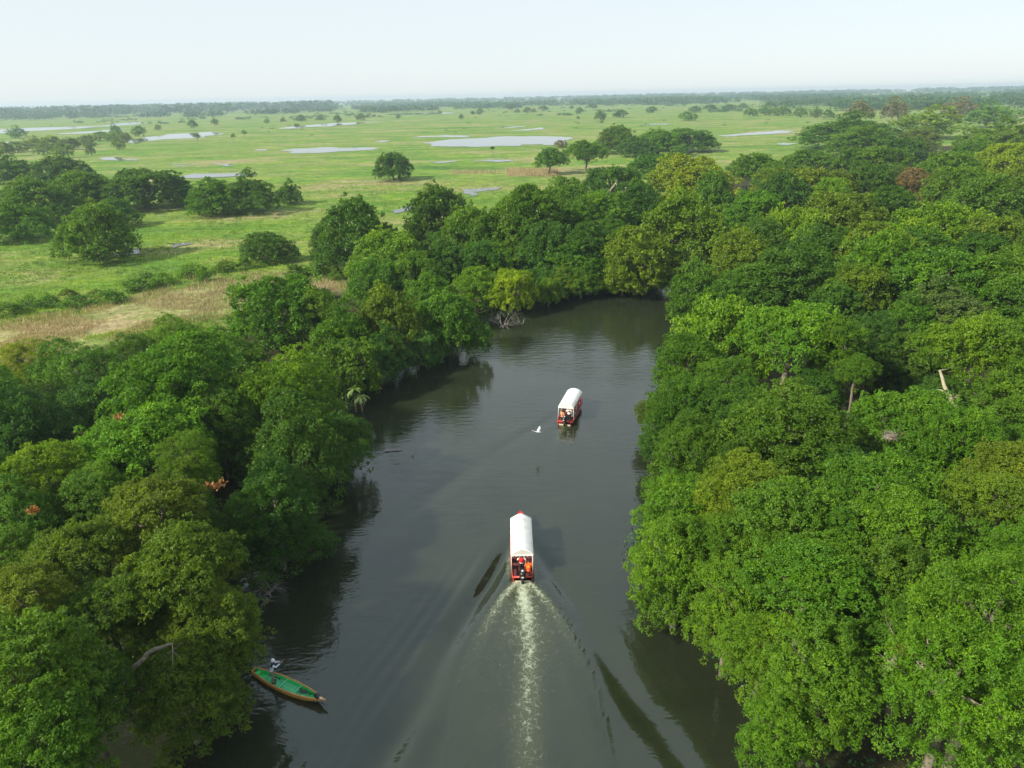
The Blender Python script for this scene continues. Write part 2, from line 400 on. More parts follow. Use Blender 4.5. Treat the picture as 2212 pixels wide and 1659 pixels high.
def water_mat(name, deep, ripple, river=False, rough=0.05):
    m, nt, out = new_mat(name)
    pos = N(nt, 'ShaderNodeNewGeometry').outputs['Position']
    b = N(nt, 'ShaderNodeBsdfPrincipled'); b.inputs['IOR'].default_value = 1.33 if not river else 1.68
    b.inputs['Roughness'].default_value = rough
    if river: b.inputs['Specular Tint'].default_value = (0.80, 0.95, 1.0, 1)  # bluish cast of the sky reflection put into the material colour
    n1 = noise(nt, pos, 1.1, 3, 0.5, (0.55, 1.25, 1)); n2 = noise(nt, pos, 3.6, 3, 0.5, (0.6, 1.3, 1))
    patch = noise(nt, pos, 0.07, 3, 0.5)
    murk = noise(nt, pos, 0.16, 4, 0.6)
    col = ramp(nt, murk, [(0.3, tuple(c * 0.8 for c in deep)), (0.7, tuple(c * 1.2 for c in deep))])
    h = math_(nt, 'ADD', n1, math_(nt, 'MULTIPLY', n2, 0.42))
    bp = N(nt, 'ShaderNodeBump'); bp.inputs['Distance'].default_value = 0.06
    st = math_(nt, 'MULTIPLY', ramp(nt, patch, [(0.35, (0.25, 0.25, 0.25)), (0.65, (1, 1, 1))]), ripple)
    if river:
        ch = N(nt, 'ShaderNodeAttribute', attribute_name='churn').outputs['Fac']
        fm = N(nt, 'ShaderNodeAttribute', attribute_name='foam').outputs['Fac']
        nf = noise(nt, pos, 2.6, 6, 0.68, (1.25, 0.8, 1))
        vo = N(nt, 'ShaderNodeTexVoronoi', feature='DISTANCE_TO_EDGE'); vo.inputs['Scale'].default_value = 2.3
        wv = N(nt, 'ShaderNodeVectorMath', operation='ADD')
        nv = N(nt, 'ShaderNodeTexNoise'); nv.inputs['Scale'].default_value = 1.7; nv.inputs['Detail'].default_value = 4
        nt.links.new(pos, nv.inputs['Vector']); nt.links.new(pos, wv.inputs[0]); nt.links.new(nv.outputs['Color'], wv.inputs[1]); nt.links.new(wv.outputs[0], vo.inputs['Vector'])
        lace = ramp(nt, vo.outputs[0], [(0.0, (1, 1, 1)), (0.13, (0, 0, 0))])
        ff = math_(nt, 'ADD', math_(nt, 'MULTIPLY', nf, 0.72), math_(nt, 'MULTIPLY', lace, 0.20))
        ff = math_(nt, 'ADD', ff, math_(nt, 'MULTIPLY', fm, 0.52))
        mask = ramp(nt, ff, [(0.62, (0, 0, 0)), (1.18, (1, 1, 1))])
        mask = math_(nt, 'MULTIPLY', mask, math_(nt, 'MINIMUM', math_(nt, 'MULTIPLY', fm, 5.0), 1.0))
        silt = mixc(nt, math_(nt, 'MULTIPLY', math_(nt, 'MINIMUM', fm, 1.0), 0.85), col, (0.115, 0.135, 0.058))
        col = mixc(nt, mask, silt, (0.36, 0.41, 0.31))
        rr = math_(nt, 'MULTIPLY_ADD', mask, 0.6, rough); nt.links.new(rr, b.inputs['Roughness'])
        n3 = noise(nt, pos, 2.4, 5, 0.6)
        h = math_(nt, 'ADD', h, math_(nt, 'MULTIPLY', math_(nt, 'MULTIPLY', n3, ch), 3.0))
        h = math_(nt, 'ADD', h, math_(nt, 'MULTIPLY', mask, 0.6))
    nt.links.new(st, bp.inputs['Strength']); nt.links.new(h, bp.inputs['Height']); nt.links.new(bp.outputs[0], b.inputs['Normal'])
    nt.links.new(col, b.inputs['Base Color'])
    nt.links.new(b.outputs[0], out.inputs[0]); return m
M_RIVER = water_mat('river_surface', (0.017, 0.022, 0.0115), 1.0, True, 0.03)
M_POND = water_mat('pond_surface', (0.05, 0.055, 0.045), 0.03, False, 0.05)
river = link(bpy.data.objects.new('river_water', np_mesh('river_water', np.column_stack([WX.ravel(), WY.ravel(), wz.ravel()]), WF, M_RIVER, True,
              {'foam': (foam + foam2).ravel(), 'churn': churn.ravel()})))
tag(river, 'dark olive river curving between wooded banks', 'river', kind='structure')

# ponds on the marsh, outlines read off the photo
def cA(*p): return [(x * 0.3501, y * 0.3501 + 182.5) for x, y in p]
def cB(*p): return [(x * 0.3501 + 719, y * 0.3501 + 182.5) for x, y in p]
def cC(*p): return [(x * 0.3501 + 1438, y * 0.3501 + 155) for x, y in p]
def c1(*p): return [(x * 0.375, y * 0.375 + 138) for x, y in p]
def c2(*p): return [(x * 0.375 + 691, y * 0.375 + 138) for x, y in p]
PONDS = [
    cB((580,365),(640,355),(720,345),(900,338),(1080,325),(1300,325),(1480,335),(1440,350),(1400,380),(1320,382),(1290,375),(1170,378),(1160,388),(1010,386),(870,393),(720,390),(600,385)),
    cB((485,333),(540,325),(700,318),(860,325),(800,332),(600,330)),
    cA((1725,415),(1800,405),(1900,402),(2030,392),(2210,402)) + cB((100,398),(230,396),(290,405),(130,418),(0,425)) + cA((1900,430),(1800,433)),
    cA((1550,410),(1665,406),(1660,414),(1580,415)),
    cA((780,365),(860,340),(950,325),(1060,310),(1200,303),(1310,295),(1300,302),(1240,325),(1285,330),(1180,337),(1000,345),(900,355),(850,370)),
    cA((-150,290),(0,280),(150,272),(400,265),(600,258),(700,252),(750,240),(860,233),(850,240),(720,258),(600,265),(300,285),(100,300),(0,305),(-150,312)),
    cA((-60,364),(0,362),(80,358),(200,358),(150,368),(0,382),(-60,384)),
    cA((1725,275),(1800,262),(1900,255),(2040,243),(2210,238)) + cB((140,238),(320,232),(140,246)) + cA((2210,247),(2050,262),(1900,266),(1780,277)),
    cB((320,188),(450,180),(740,176),(720,182),(560,186),(400,189)),
    cB((1125,122),(1200,115),(1340,117),(1200,124)),
    cA((610,462),(700,456),(790,470),(860,476),(720,478),(630,474)),
    cA((1120,575),(1200,560),(1480,556),(1600,570),(1400,580),(1180,590)),
    cA((1050,505),(1240,503),(1100,513)),
    cA((350,308),(460,303),(640,285),(800,275),(790,290),(600,298),(450,310)),
    cC((310,400),(420,392),(560,380),(700,368),(800,374),(660,390),(500,398),(380,406)),
    cC((680,456),(720,447),(830,450),(760,460)),
    cB((980,275),(1150,262),(1200,260),(1100,272)),
    cB((1100,290),(1250,276),(1340,266),(1300,274),(1180,290)),
    cB((850,480),(960,472),(1130,478),(1000,490)),
    cB((590,488),(780,478),(650,496)),
    cB((255,360),(300,352),(358,355),(300,363)),
    c2((835,735),(960,728),(1060,722),(1000,740),(900,755),(850,785)),
    c2((400,862),(470,842),(560,825),(530,850),(430,878)),
    c1((740,1090),(820,1078),(806,1115),(640,1122)),
    c1((960,1050),(1130,1050),(1010,1078)),
    c1((1330,1680),(1340,1684),(1330,1690)) if False else cA((1300,500),(1420,498),(1500,508),(1380,514)),
    cB((1900,250),(2090,246),(2050,252)),
]
def ragged(poly, seed, amp):
    r = np.random.default_rng(seed); pts = [np.array(p) for p in poly]
    for lev in range(3):
        q = []
        for i in range(len(pts)):
            a, b_ = pts[i], pts[(i + 1) % len(pts)]; d = b_ - a; L = np.linalg.norm(d)
            nrm = np.array([-d[1], d[0]]) / (L + 1e-9)
            q += [a, (a + b_) / 2 + nrm * r.normal(0, amp) * L]
        pts = q
    return pts
for i, pl in enumerate(PONDS):
    pts = ragged(ppoly(pl), 100 + i, 0.10)
    me = bpy.data.meshes.new('pond'); bm = bmesh.new()
    fcs = bm.faces.new([bm.verts.new((p[0], p[1], 0.0)) for p in pts])
    bmesh.ops.triangulate(bm, faces=bm.faces[:])
    bm.normal_update()
    for f in bm.faces:
        if f.normal.z < 0: f.normal_flip()
    bm.to_mesh(me); bm.free(); me.materials.append(M_POND)
    o = link(bpy.data.objects.new('pond', me)); o.location.z = 0.80
    tag(o, 'pale still pond on the open marsh', 'pond', 'ponds scattered over the marsh', 'structure')

# ------------------------------------------------------------------ trees
def unit(a): return a / (np.linalg.norm(a, axis=-1, keepdims=True) + 1e-9)

def lobes_for(seed, n, zb, flat=1.0, spread=0.80, rlo=0.15, rhi=0.36):
    """an uneven crown: lobes over a lopsided dome, more lobes round its sides"""
    r = np.random.default_rng(seed); L = []
    pa, pb, pc = r.uniform(0, 6.28, 3)
    def bump(a, q): return 0.5 + 0.22 * math.sin(a + pa) + 0.18 * math.sin(2 * a + pb + q * 2) + 0.14 * math.sin(3 * a + pc - q * 3)
    for i in range(n):
        a = i * 2.39996 + r.uniform(-0.5, 0.5); q = math.sqrt((i + 0.5) / n) * spread * r.uniform(0.8, 1.22); k = bump(a, q)
        q *= 0.84 + 0.32 * k; rad = r.uniform(rlo, rhi) * (1.08 - 0.35 * q)
        zt = zb + (1.42 - zb) * math.sqrt(max(0.06, 1 - (q / 1.05) ** 2)) * (0.70 + 0.48 * k * r.uniform(0.7, 1.3))
        L.append((q * math.cos(a), q * math.sin(a), max(zb + rad * 0.5, zt - rad * 0.7), rad))
    for i in range(n // 2 if zb > 0.25 else int(n * 0.8)):
        a = i * 2.39996 + r.uniform(-0.4, 0.4); q = (r.uniform(0.60, 0.86) if zb > 0.25 else r.uniform(0.68, 0.94)) * (0.84 + 0.32 * bump(a, 0.8))
        L.append((q * math.cos(a), q * math.sin(a), r.uniform(zb + 0.12, zb + 0.60 * (1.2 - zb)), r.uniform(0.16, 0.30)))
    L.append((0, 0, (zb + 1.1) / 2, 0.5))
    return np.array(L)

def crown_arrays(seed, lobes, n_clumps, leaf, per=5, zmin=0.03, crad=(0.075, 0.135), sprays=14, aspect=0.52, droop=0.1, wild=0.22):
    """leaves in sprays, sprays in small clumps, clumps over the lobes of the crown, with gaps between the clumps"""
    r = np.random.default_rng(seed)
    c = lobes[:, :3]; rad = lobes[:, 3]; nl = len(lobes)
    bumps = unit(r.normal(size=(nl, 9, 3)))
    lt = r.uniform(0, 1, nl)                         # clump to clump difference in leaf colour
    want = n_clumps; P_ = []; O_ = []; T_ = []
    while want > 0:
        m = int(want * 2.5) + 200
        li = r.choice(nl, m, p=rad ** 2 / (rad ** 2).sum())
        u = unit(r.normal(size=(m, 3))); u[:, 2] = np.where(u[:, 2] < -0.5, -u[:, 2], u[:, 2])
        md = np.einsum('mkj,mj->mk', bumps[li], u).max(1)
        k = 0.70 + 0.36 * np.clip((md - 0.55) / 0.45, 0, 1)
        k *= r.uniform(0.86, 1.06, m) + wild * (r.uniform(size=m) < 0.16) * r.uniform(0.5, 2.2, m)
        p = c[li] + u * (rad[li] * k)[:, None]
        d = np.linalg.norm(p[:, None, :] - c[None], axis=2) / rad[None]
        d[np.arange(m), li] = 9
        ok = (d.min(1) > 0.62) & (p[:, 2] > zmin)
        P_.append(p[ok]); O_.append(u[ok]); T_.append(lt[li][ok]); want -= ok.sum()
    cp = np.concatenate(P_)[:n_clumps]; co = np.concatenate(O_)[:n_clumps]; ct = np.concatenate(T_)[:n_clumps]
    cr = r.uniform(*crad, n_clumps); c2 = r.uniform(0, 1, n_clumps)
    q = np.repeat(np.arange(n_clumps), sprays); n = len(q)
    u = unit(r.normal(size=(n, 3)) + co[q] * 0.75 + np.array([0, 0, 0.55]))
    p = cp[q] + u * (cr[q] * r.uniform(0.55, 1.08, n))[:, None] * np.array([1, 1, 0.8])
    ok = p[:, 2] > zmin * 0.5
    p, u, q = p[ok], u[ok], q[ok]; n = len(p)
    st = np.repeat(r.uniform(0, 1, n), per)
    p = np.repeat(p, per, 0); o = np.repeat(u, per, 0); q = np.repeat(q, per)
    m = n * per
    d = unit(o * r.uniform(0.1, 0.9, m)[:, None] + unit(r.normal(size=(m, 3))) * 0.95 + np.array([0, 0, 0.12 - droop]))
    nr = o * 0.8 + np.array([0, 0, 0.45]) + r.normal(size=(m, 3)) * 0.42
    nr = unit(nr - d * (nr * d).sum(1)[:, None]); s = np.cross(nr, d)
    ln = leaf * r.uniform(0.6, 1.3, m); w = ln * aspect * r.uniform(0.8, 1.2, m)
    mid = p + d * (ln * 0.5)[:, None]
    V = np.empty((m, 4, 3)); V[:, 0] = p; V[:, 2] = p + d * ln[:, None] - nr * (ln * 0.12)[:, None]
    V[:, 1] = mid + s * (w * 0.5)[:, None] + nr * (ln * 0.06)[:, None]; V[:, 3] = mid - s * (w * 0.5)[:, None] + nr * (ln * 0.06)[:, None]
    tone = np.clip(0.12 + 0.24 * ct[q] + 0.30 * c2[q] + 0.18 * st + 0.20 * r.uniform(size=m), 0, 1)
    warm = np.clip(1.1 * np.clip(ct[q] - 0.45, 0, 1) + 0.35 * (c2[q] > 0.86) + 0.40 * r.uniform(size=m) ** 2 - 0.12, 0, 1)
    warm = np.where(r.uniform(size=m) < 0.010, 1.5, warm)
    F = np.arange(m * 4).reshape(m, 4)
    return V.reshape(-1, 3), F, np.repeat(tone, 4), np.repeat(warm, 4)

def limb_mesh(seed, lobes, zfork, name, mat, reach=0.86, r0_=0.06, nlim=9, extra=0):
    r = np.random.default_rng(seed); mb = MB()
    fork = np.array([r.uniform(-.08, .08), r.uniform(-.08, .08), zfork])
    mb.tube([(0.10, -0.05, -2.4), (-0.04, 0.03, -1.2), (0.012, 0, 0.0), (fork * 0.5 + np.array([0.02, -0.02, 0])), fork], [r0_ * 1.5, r0_ * 1.2, r0_, r0_ * 0.9, r0_ * 0.85], 8)
    sel = r.choice(len(lobes), min(nlim, len(lobes)), replace=False)
    for j in sel:
        tgt = fork + (lobes[j, :3] - fork) * (reach + lobes[j, 3] * 0.5)
        mid = fork + (tgt - fork) * 0.45 + r.normal(0, 0.06, 3) + np.array([0, 0, 0.05])
        q = fork + (tgt - fork) * 0.75 + r.normal(0, 0.05, 3)
        mb.tube([fork - np.array([0, 0, .05]), mid, q, tgt], [r0_ * .62, r0_ * .42, r0_ * .27, r0_ * .1], 6, False)
        for e in range(2 + extra):
            b_ = mid + (q - mid) * r.uniform(0, 1); d = unit(r.normal(size=3) + np.array([0, 0, .5])) * r.uniform(.15, .34)
            mb.tube([b_, b_ + d * .5 + r.normal(0, .02, 3), b_ + d], [r0_ * .25, r0_ * .16, r0_ * .05], 5, False)
    return mb.mesh(name, mat, True)

PROTO = {}
def proto(key, seed, nl, zb, clumps, leaf, zfork, per=5, **kw):
    lk = {k: kw.pop(k) for k in ('spread', 'rlo', 'rhi') if k in kw}
    lob = lobes_for(seed, nl, zb, **lk)
    V, F, t, w = crown_arrays(seed + 1, lob, clumps, leaf, per, **kw)
    cm = np_mesh('crown', V, F, M_LEAF, False, {'tone': t, 'warm': w})
    PROTO.setdefault(key, []).append((cm, lambda mat=M_BARK, s=seed, l=lob, z=zfork: limb_mesh(s + 2, l, z, 'trunk', mat)))
for s in range(3): proto('dome', 10 + s, 26, 0.50, 580, 0.037, 0.5, per=5, sprays=19, crad=(0.05, 0.145))
for s in range(3): proto('bush', 20 + s, 34, 0.10, 700, 0.037, 0.32, per=5, sprays=19, crad=(0.05, 0.145))
for s in range(2): proto('feather', 30 + s, 38, 0.30, 640, 0.036, 0.42, per=5, sprays=16, aspect=0.36, rlo=0.12, rhi=0.28, wild=0.26, crad=(0.06, 0.12))
for s in range(3): proto('dome_mid', 40 + s, 26, 0.46, 440, 0.060, 0.5, per=4, sprays=12)
for s in range(4): proto('bush_mid', 50 + s, 32, 0.10, 640, 0.058, 0.32, per=4, sprays=12)
for s in range(3): proto('far', 60 + s, 16, 0.06, 170, 0.15, 0.35, per=2, sprays=6, rlo=0.26, rhi=0.46, crad=(0.10, 0.18))
TRUNKS = {}
def trunk_of(key, i, mat=M_BARK):
    k = (key, i, mat.name)
    if k not in TRUNKS: TRUNKS[k] = PROTO[key][i][1](mat)
    return TRUNKS[k]

COLS = {'mid': (0.074, 0.175, 0.009), 'bright': (0.092, 0.208, 0.009), 'dark': (0.053, 0.136, 0.011), 'olive': (0.104, 0.182, 0.009),
        'yellow': (0.170, 0.265, 0.008), 'teal': (0.052, 0.142, 0.016), 'lime': (0.120, 0.236, 0.008), 'brown': (0.130, 0.132, 0.048), 'orange': (0.175, 0.155, 0.055),
        'grey': (0.086, 0.148, 0.028), 'moss': (0.082, 0.158, 0.009)}
WORD = {'mid': 'mid green', 'bright': 'bright green', 'dark': 'dark green', 'olive': 'olive green', 'yellow': 'yellow green', 'teal': 'bluish green', 'lime': 'lime green',
        'brown': 'brownish', 'orange': 'orange tan', 'grey': 'greyish green', 'moss': 'moss green'}
TREES = []
def tree(px, py, rpx, h, form='bush', col='mid', label=None, group=None, name=None, flat=None):
    zc = 0.55 * h if form != 'dome' else 0.62 * h
    p, dep = at(px, py, zc)
    rad = rpx * dep / FPX * (0.97 if group == 'trees on the right bank' else 1.04 if group and 'marsh' not in group else 1.0)
    return tree_xy(p[0], p[1], rad, h, dep, form, col, label, group, name)

def tree_xy(x, y, rad, h, dep, form, col, label, group, name=None):
    key = form
    if dep > 430 or (h < 3.3 and dep > 78): key = 'far'
    elif dep > 78 and form in ('dome', 'bush'): key = form + '_mid'
    i = random.randrange(len(PROTO[key])); cm = PROTO[key][i][0]
    big = h > 4.5
    root = empty(name or ('tree' if big else 'shrub'), (x, y, 0.45), random.uniform(0, 6.28))
    rz = min(rad * random.uniform(0.88, 1.02), h / 1.6)
    if form != 'dome' and h / 1.6 < 1.3 * rad: rz = h / 1.6
    z0 = h - 1.6 * rz
    sq = random.uniform(0.86, 1.18); sc = (rad * sq, rad / sq, rz)
    base = np.array(COLS[col]) * random.uniform(0.88, 1.12) * np.array([random.uniform(0.9, 1.12), 1, random.uniform(0.85, 1.15)])
    c = link(bpy.data.objects.new('crown', cm), root); c.scale = sc; c.location.z = z0; c.color = (*base, 1)
    if z0 > 0.3 * rz and (group or '').find('marsh') < 0 and not (group == 'trees on the right bank' and form == 'dome' and random.random() < 0.6):
        lk_ = {'dome': 'bush', 'dome_mid': 'bush_mid'}.get(key, key); j = random.randrange(len(PROTO[lk_])); lc = link(bpy.data.objects.new('lower_crown', PROTO[lk_][j][0]), root)
        lc.scale = (rad * 1.0, rad * 1.05, rz); lc.location.z = max(-0.1, z0 - 1.05 * rz); lc.rotation_euler.z = random.uniform(0, 6.28); lc.color = (*(base * 0.95), 1)
    t = link(bpy.data.objects.new('trunk', trunk_of(key, i)), root); t.scale = sc; t.location.z = z0
    rec = dict(root=root, x=x, y=y, r=rad, h=h, form=form, col=col, label=label, group=group, crown=c, trunk=t)
    TREES.append(rec); return rec

# --- left bank, near
LB = [(375, 850, 138, 12.5, 'dome', 'mid'), (619, 872, 116, 10.5, 'bush', 'bright'), (180, 805, 110, 7.5, 'feather', 'mid'), (60, 800, 50, 7, 'feather', 'yellow'),
      (386, 732, 66, 6, 'feather', 'bright'), (607, 668, 97, 10, 'bush', 'mid'), (300, 990, 135, 10, 'dome', 'bright'), (112, 1070, 90, 9.5, 'dome', 'lime'),
      (50, 945, 95, 9, 'bush', 'teal'), (640, 985, 118, 9, 'bush', 'dark'), (598, 1120, 92, 8, 'bush', 'dark'), (722, 960, 74, 6, 'bush', 'teal'),
      (742, 796, 72, 7, 'bush', 'mid'), (420, 1085, 58, 11, 'feather', 'bright'), (356, 1170, 108, 10.5, 'dome', 'olive'), (225, 1130, 62, 9, 'bush', 'mid'),
      (50, 1175, 92, 9, 'bush', 'mid'), (190, 1268, 98, 10, 'dome', 'olive'), (86, 1380, 88, 10.5, 'dome', 'olive'), (395, 1295, 118, 10, 'dome', 'moss'),
      (470, 1400, 88, 7.5, 'bush', 'moss'), (400, 1492, 100, 6.5, 'bush', 'moss'), (250, 1385, 82, 9, 'dome', 'moss'), (80, 1545, 140, 11.5, 'bush', 'mid'),
      (195, 1560, 78, 8, 'bush', 'dark'), (37, 1285, 62, 9, 'bush', 'mid'), (110, 1700, 110, 9, 'bush', 'mid'), (500, 800, 70, 8, 'bush', 'mid'),
      (480, 940, 80, 9, 'bush', 'dark'), (200, 900, 80, 7, 'bush', 'teal'), (450, 1190, 60, 7, 'bush', 'dark'),
      (285, 765, 50, 5, 'feather', 'mid'), (470, 780, 56, 5, 'feather', 'bright'), (-40, 870, 80, 8, 'bush', 'mid'), (-50, 1080, 80, 9, 'bush', 'mid'), (-60, 1420, 90, 10, 'bush', 'mid')]
# --- left bank, beyond the far boat
ML = [(773, 508, 82, 13, 'bush', 'dark'), (704, 526, 34, 8, 'bush', 'dark'), (950, 474, 78, 13.5, 'bush', 'dark'), (848, 562, 84, 11, 'bush', 'bright'),
      (1150, 475, 76, 16, 'dome', 'mid'), (1096, 510, 72, 13, 'bush', 'mid'), (1012, 520, 64, 12, 'bush', 'mid'), (1300, 472, 78, 13, 'dome', 'mid'),
      (1325, 396, 54, 13, 'dome', 'dark'), (1490, 392, 88, 15, 'bush', 'yellow'), (1477, 506, 88, 15, 'bush', 'olive'), (1385, 558, 84, 11, 'bush', 'olive'),
      (1246, 578, 80, 7.2, 'bush', 'mid'), (1040, 624, 52, 7, 'bush', 'lime'), (1105, 626, 52, 7, 'bush', 'yellow'), (1074, 578, 34, 8, 'bush', 'bright'), (935, 652, 52, 8.5, 'bush', 'bright'),
      (841, 705, 78, 9.5, 'bush', 'olive'), (965, 700, 70, 8, 'bush', 'mid'), (815, 612, 58, 8.5, 'bush', 'mid'), (745, 735, 72, 8, 'bush', 'mid'),
      (822, 775, 52, 6, 'bush', 'teal'), (985, 722, 44, 5.5, 'bush', 'mid'), (900, 755, 44, 5, 'bush', 'teal'), (1225, 440, 50, 13, 'bush', 'mid'), (1385, 460, 52, 13, 'bush', 'dark'), (1422, 362, 62, 13, 'dome', 'dark'),
      (1160, 612, 38, 5, 'bush', 'dark'), (900, 600, 60, 9, 'bush', 'mid'), (960, 570, 50, 9, 'bush', 'dark'), (1180, 540, 60, 11, 'bush', 'dark'), (1280, 545, 60, 11, 'bush', 'dark'),
      (1040, 575, 40, 9, 'bush', 'dark'), (1240, 500, 50, 12, 'bush', 'mid'), (1330, 530, 45, 10, 'bush', 'mid'), (690, 690, 55, 7.5, 'bush', 'bright'), (1330, 598, 38, 5, 'bush', 'olive'), (1255, 612, 45, 4.6, 'bush', 'mid'), (1345, 607, 40, 4.6, 'bush', 'olive'), (1420, 604, 36, 4.6, 'bush', 'mid'), (1185, 630, 30, 4.6, 'bush', 'bright'), (1210, 614, 32, 4.6, 'bush', 'olive')]
# --- right bank woods, beyond the bend
RR = [(1833, 285, 96, 17, 'bush', 'mid'), (1860, 240, 26, 20, 'dome', 'brown'), (1930, 238, 26, 20, 'dome', 'brown'), (2005, 268, 76, 17, 'bush', 'olive'), (2080, 238, 36, 18, 'bush', 'brown'),
      (2133, 252, 46, 16, 'bush', 'mid'), (1870, 305, 72, 15, 'bush', 'mid'), (1980, 305, 42, 13, 'bush', 'grey'), (1889, 348, 82, 14, 'dome', 'mid'), (1758, 352, 66, 11, 'dome', 'mid'),
      (1627, 365, 62, 12, 'dome', 'mid'), (1740, 402, 94, 13, 'dome', 'olive'), (2040, 374, 76, 14, 'dome', 'mid'), (2150, 300, 62, 15, 'bush', 'olive'), (2170, 355, 62, 15, 'dome', 'yellow'),
      (1966, 400, 34, 11, 'dome', 'orange'), (1925, 410, 46, 9, 'bush', 'grey'), (1627, 474, 60, 13, 'bush', 'mid'), (1700, 430, 76, 13, 'bush', 'dark'), (1540, 425, 50, 12, 'bush', 'mid'),
      (1805, 485, 88, 14, 'dome', 'moss'), (1927, 460, 56, 13, 'dome', 'dark'), (1895, 560, 84, 13, 'dome', 'olive'), (2035, 515, 98, 14.5, 'dome', 'lime'), (2077, 414, 72, 14, 'dome', 'mid'),
      (2140, 445, 80, 14.5, 'dome', 'mid'), (2165, 545, 82, 14, 'dome', 'moss'), (1720, 520, 76, 13, 'bush', 'lime'), (1597, 582, 56, 12, 'bush', 'olive'), (1500, 632, 62, 9, 'bush', 'mid'),
      (1700, 622, 86, 12, 'bush', 'dark'), (1850, 655, 70, 11, 'bush', 'moss'), (1890, 605, 92, 13, 'bush', 'bright'), (2040, 628, 92, 13, 'dome', 'mid'), (2133, 648, 80, 13, 'bush', 'mid'),
      (2040, 705, 72, 10, 'bush', 'grey'), (2170, 694, 72, 11, 'bush', 'mid'), (1590, 650, 50, 9, 'bush', 'mid'), (1780, 570, 70, 12, 'bush', 'dark'), (1640, 540, 50, 11, 'bush', 'dark'), (1980, 580, 70, 12, 'bush', 'dark'),
      (2110, 585, 60, 12, 'bush', 'dark'), (1800, 430, 50, 12, 'dome', 'lime'), (1870, 395, 50, 13, 'dome', 'dark'), (2200, 420, 60, 14, 'bush', 'olive'), (1960, 650, 60, 11, 'bush', 'mid'), (2230, 600, 70, 13, 'bush', 'mid'),
      (1800, 690, 60, 9, 'bush', 'dark'), (2100, 340, 60, 13, 'bush', 'mid'), (1945, 330, 50, 13, 'bush', 'dark'), (1670, 390, 50, 12, 'bush', 'mid'), (2215, 300, 50, 14, 'bush', 'yellow')]
# --- right bank, near
RN = [(1560, 735, 108, 11, 'bush', 'bright'), (1700, 765, 122, 12.5, 'dome', 'bright'), (1492, 820, 84, 9.5, 'bush', 'mid'), (1807, 795, 64, 12, 'dome', 'mid'), (1837, 866, 50, 10, 'dome', 'mid'),
      (2100, 808, 128, 13.5, 'dome', 'bright'), (1702, 990, 118, 12, 'bush', 'mid'), (1945, 972, 108, 11.5, 'dome', 'mid'), (1480, 905, 78, 8.5, 'bush', 'mid'), (1490, 1005, 82, 8, 'bush', 'mid'),
      (1402, 905, 26, 3.6, 'bush', 'moss'), (1408, 975, 26, 3.2, 'bush', 'teal'), (1470, 1135, 98, 8, 'bush', 'bright'), (1462, 1240, 100, 7.5, 'bush', 'bright'), (1608, 1150, 92, 11, 'bush', 'olive'),
      (1870, 1155, 130, 12.5, 'dome', 'mid'), (2045, 1040, 100, 12, 'bush', 'mid'), (2155, 1130, 108, 13, 'dome', 'olive'), (2170, 930, 90, 11, 'bush', 'mid'), (1690, 1230, 112, 12, 'bush', 'mid'),
      (1930, 1250, 120, 12.5, 'dome', 'mid'), (2115, 1215, 100, 13, 'dome', 'olive'), (1720, 1380, 130, 12, 'dome', 'mid'), (1570, 1345, 84, 8, 'bush', 'bright'), (1640, 1462, 78, 7.5, 'bush', 'bright'),
      (1758, 1555, 108, 10.5, 'bush', 'mid'), (1846, 1545, 42, 8, 'feather', 'teal'), (1672, 1640, 72, 7, 'bush', 'bright'), (2095, 1490, 168, 14.5, 'feather', 'bright'), (2020, 1625, 150, 13, 'feather', 'bright'),
      (2190, 1370, 100, 13.5, 'feather', 'mid'), (1910, 1390, 110, 11.5, 'bush', 'mid'), (1590, 930, 70, 9, 'bush', 'dark'), (1760, 890, 60, 8, 'bush', 'dark'), (1888, 948, 55, 7, 'bush', 'dark'), (1880, 770, 60, 9, 'bush', 'teal'), (1960, 790, 70, 8, 'bush', 'dark'),
      (2030, 900, 60, 8, 'bush', 'teal'), (1800, 1080, 60, 9, 'bush', 'dark'), (1590, 1060, 60, 8, 'bush', 'dark'), (1560, 1240, 60, 8.5, 'bush', 'mid'), (1830, 1440, 70, 9, 'bush', 'dark'), (1560, 870, 60, 9, 'bush', 'mid'), (2060, 1330, 90, 11, 'bush', 'mid'),
      (1960, 720, 60, 9, 'bush', 'mid'), (2230, 780, 70, 11, 'bush', 'bright'), (1780, 1290, 70, 11, 'bush', 'mid'), (2240, 1050, 70, 11, 'bush', 'mid'), (1920, 1500, 80, 11, 'bush', 'mid'), (2230, 1240, 80, 12, 'bush', 'mid')]
for t in LB: tree(*t, group='trees on the left bank')
for t in ML: tree(*t, group='trees on the left bank')
for t in RR: tree(*t, group='trees in the woods on the right')
for t in RN: tree(*t, group='trees on the right bank')

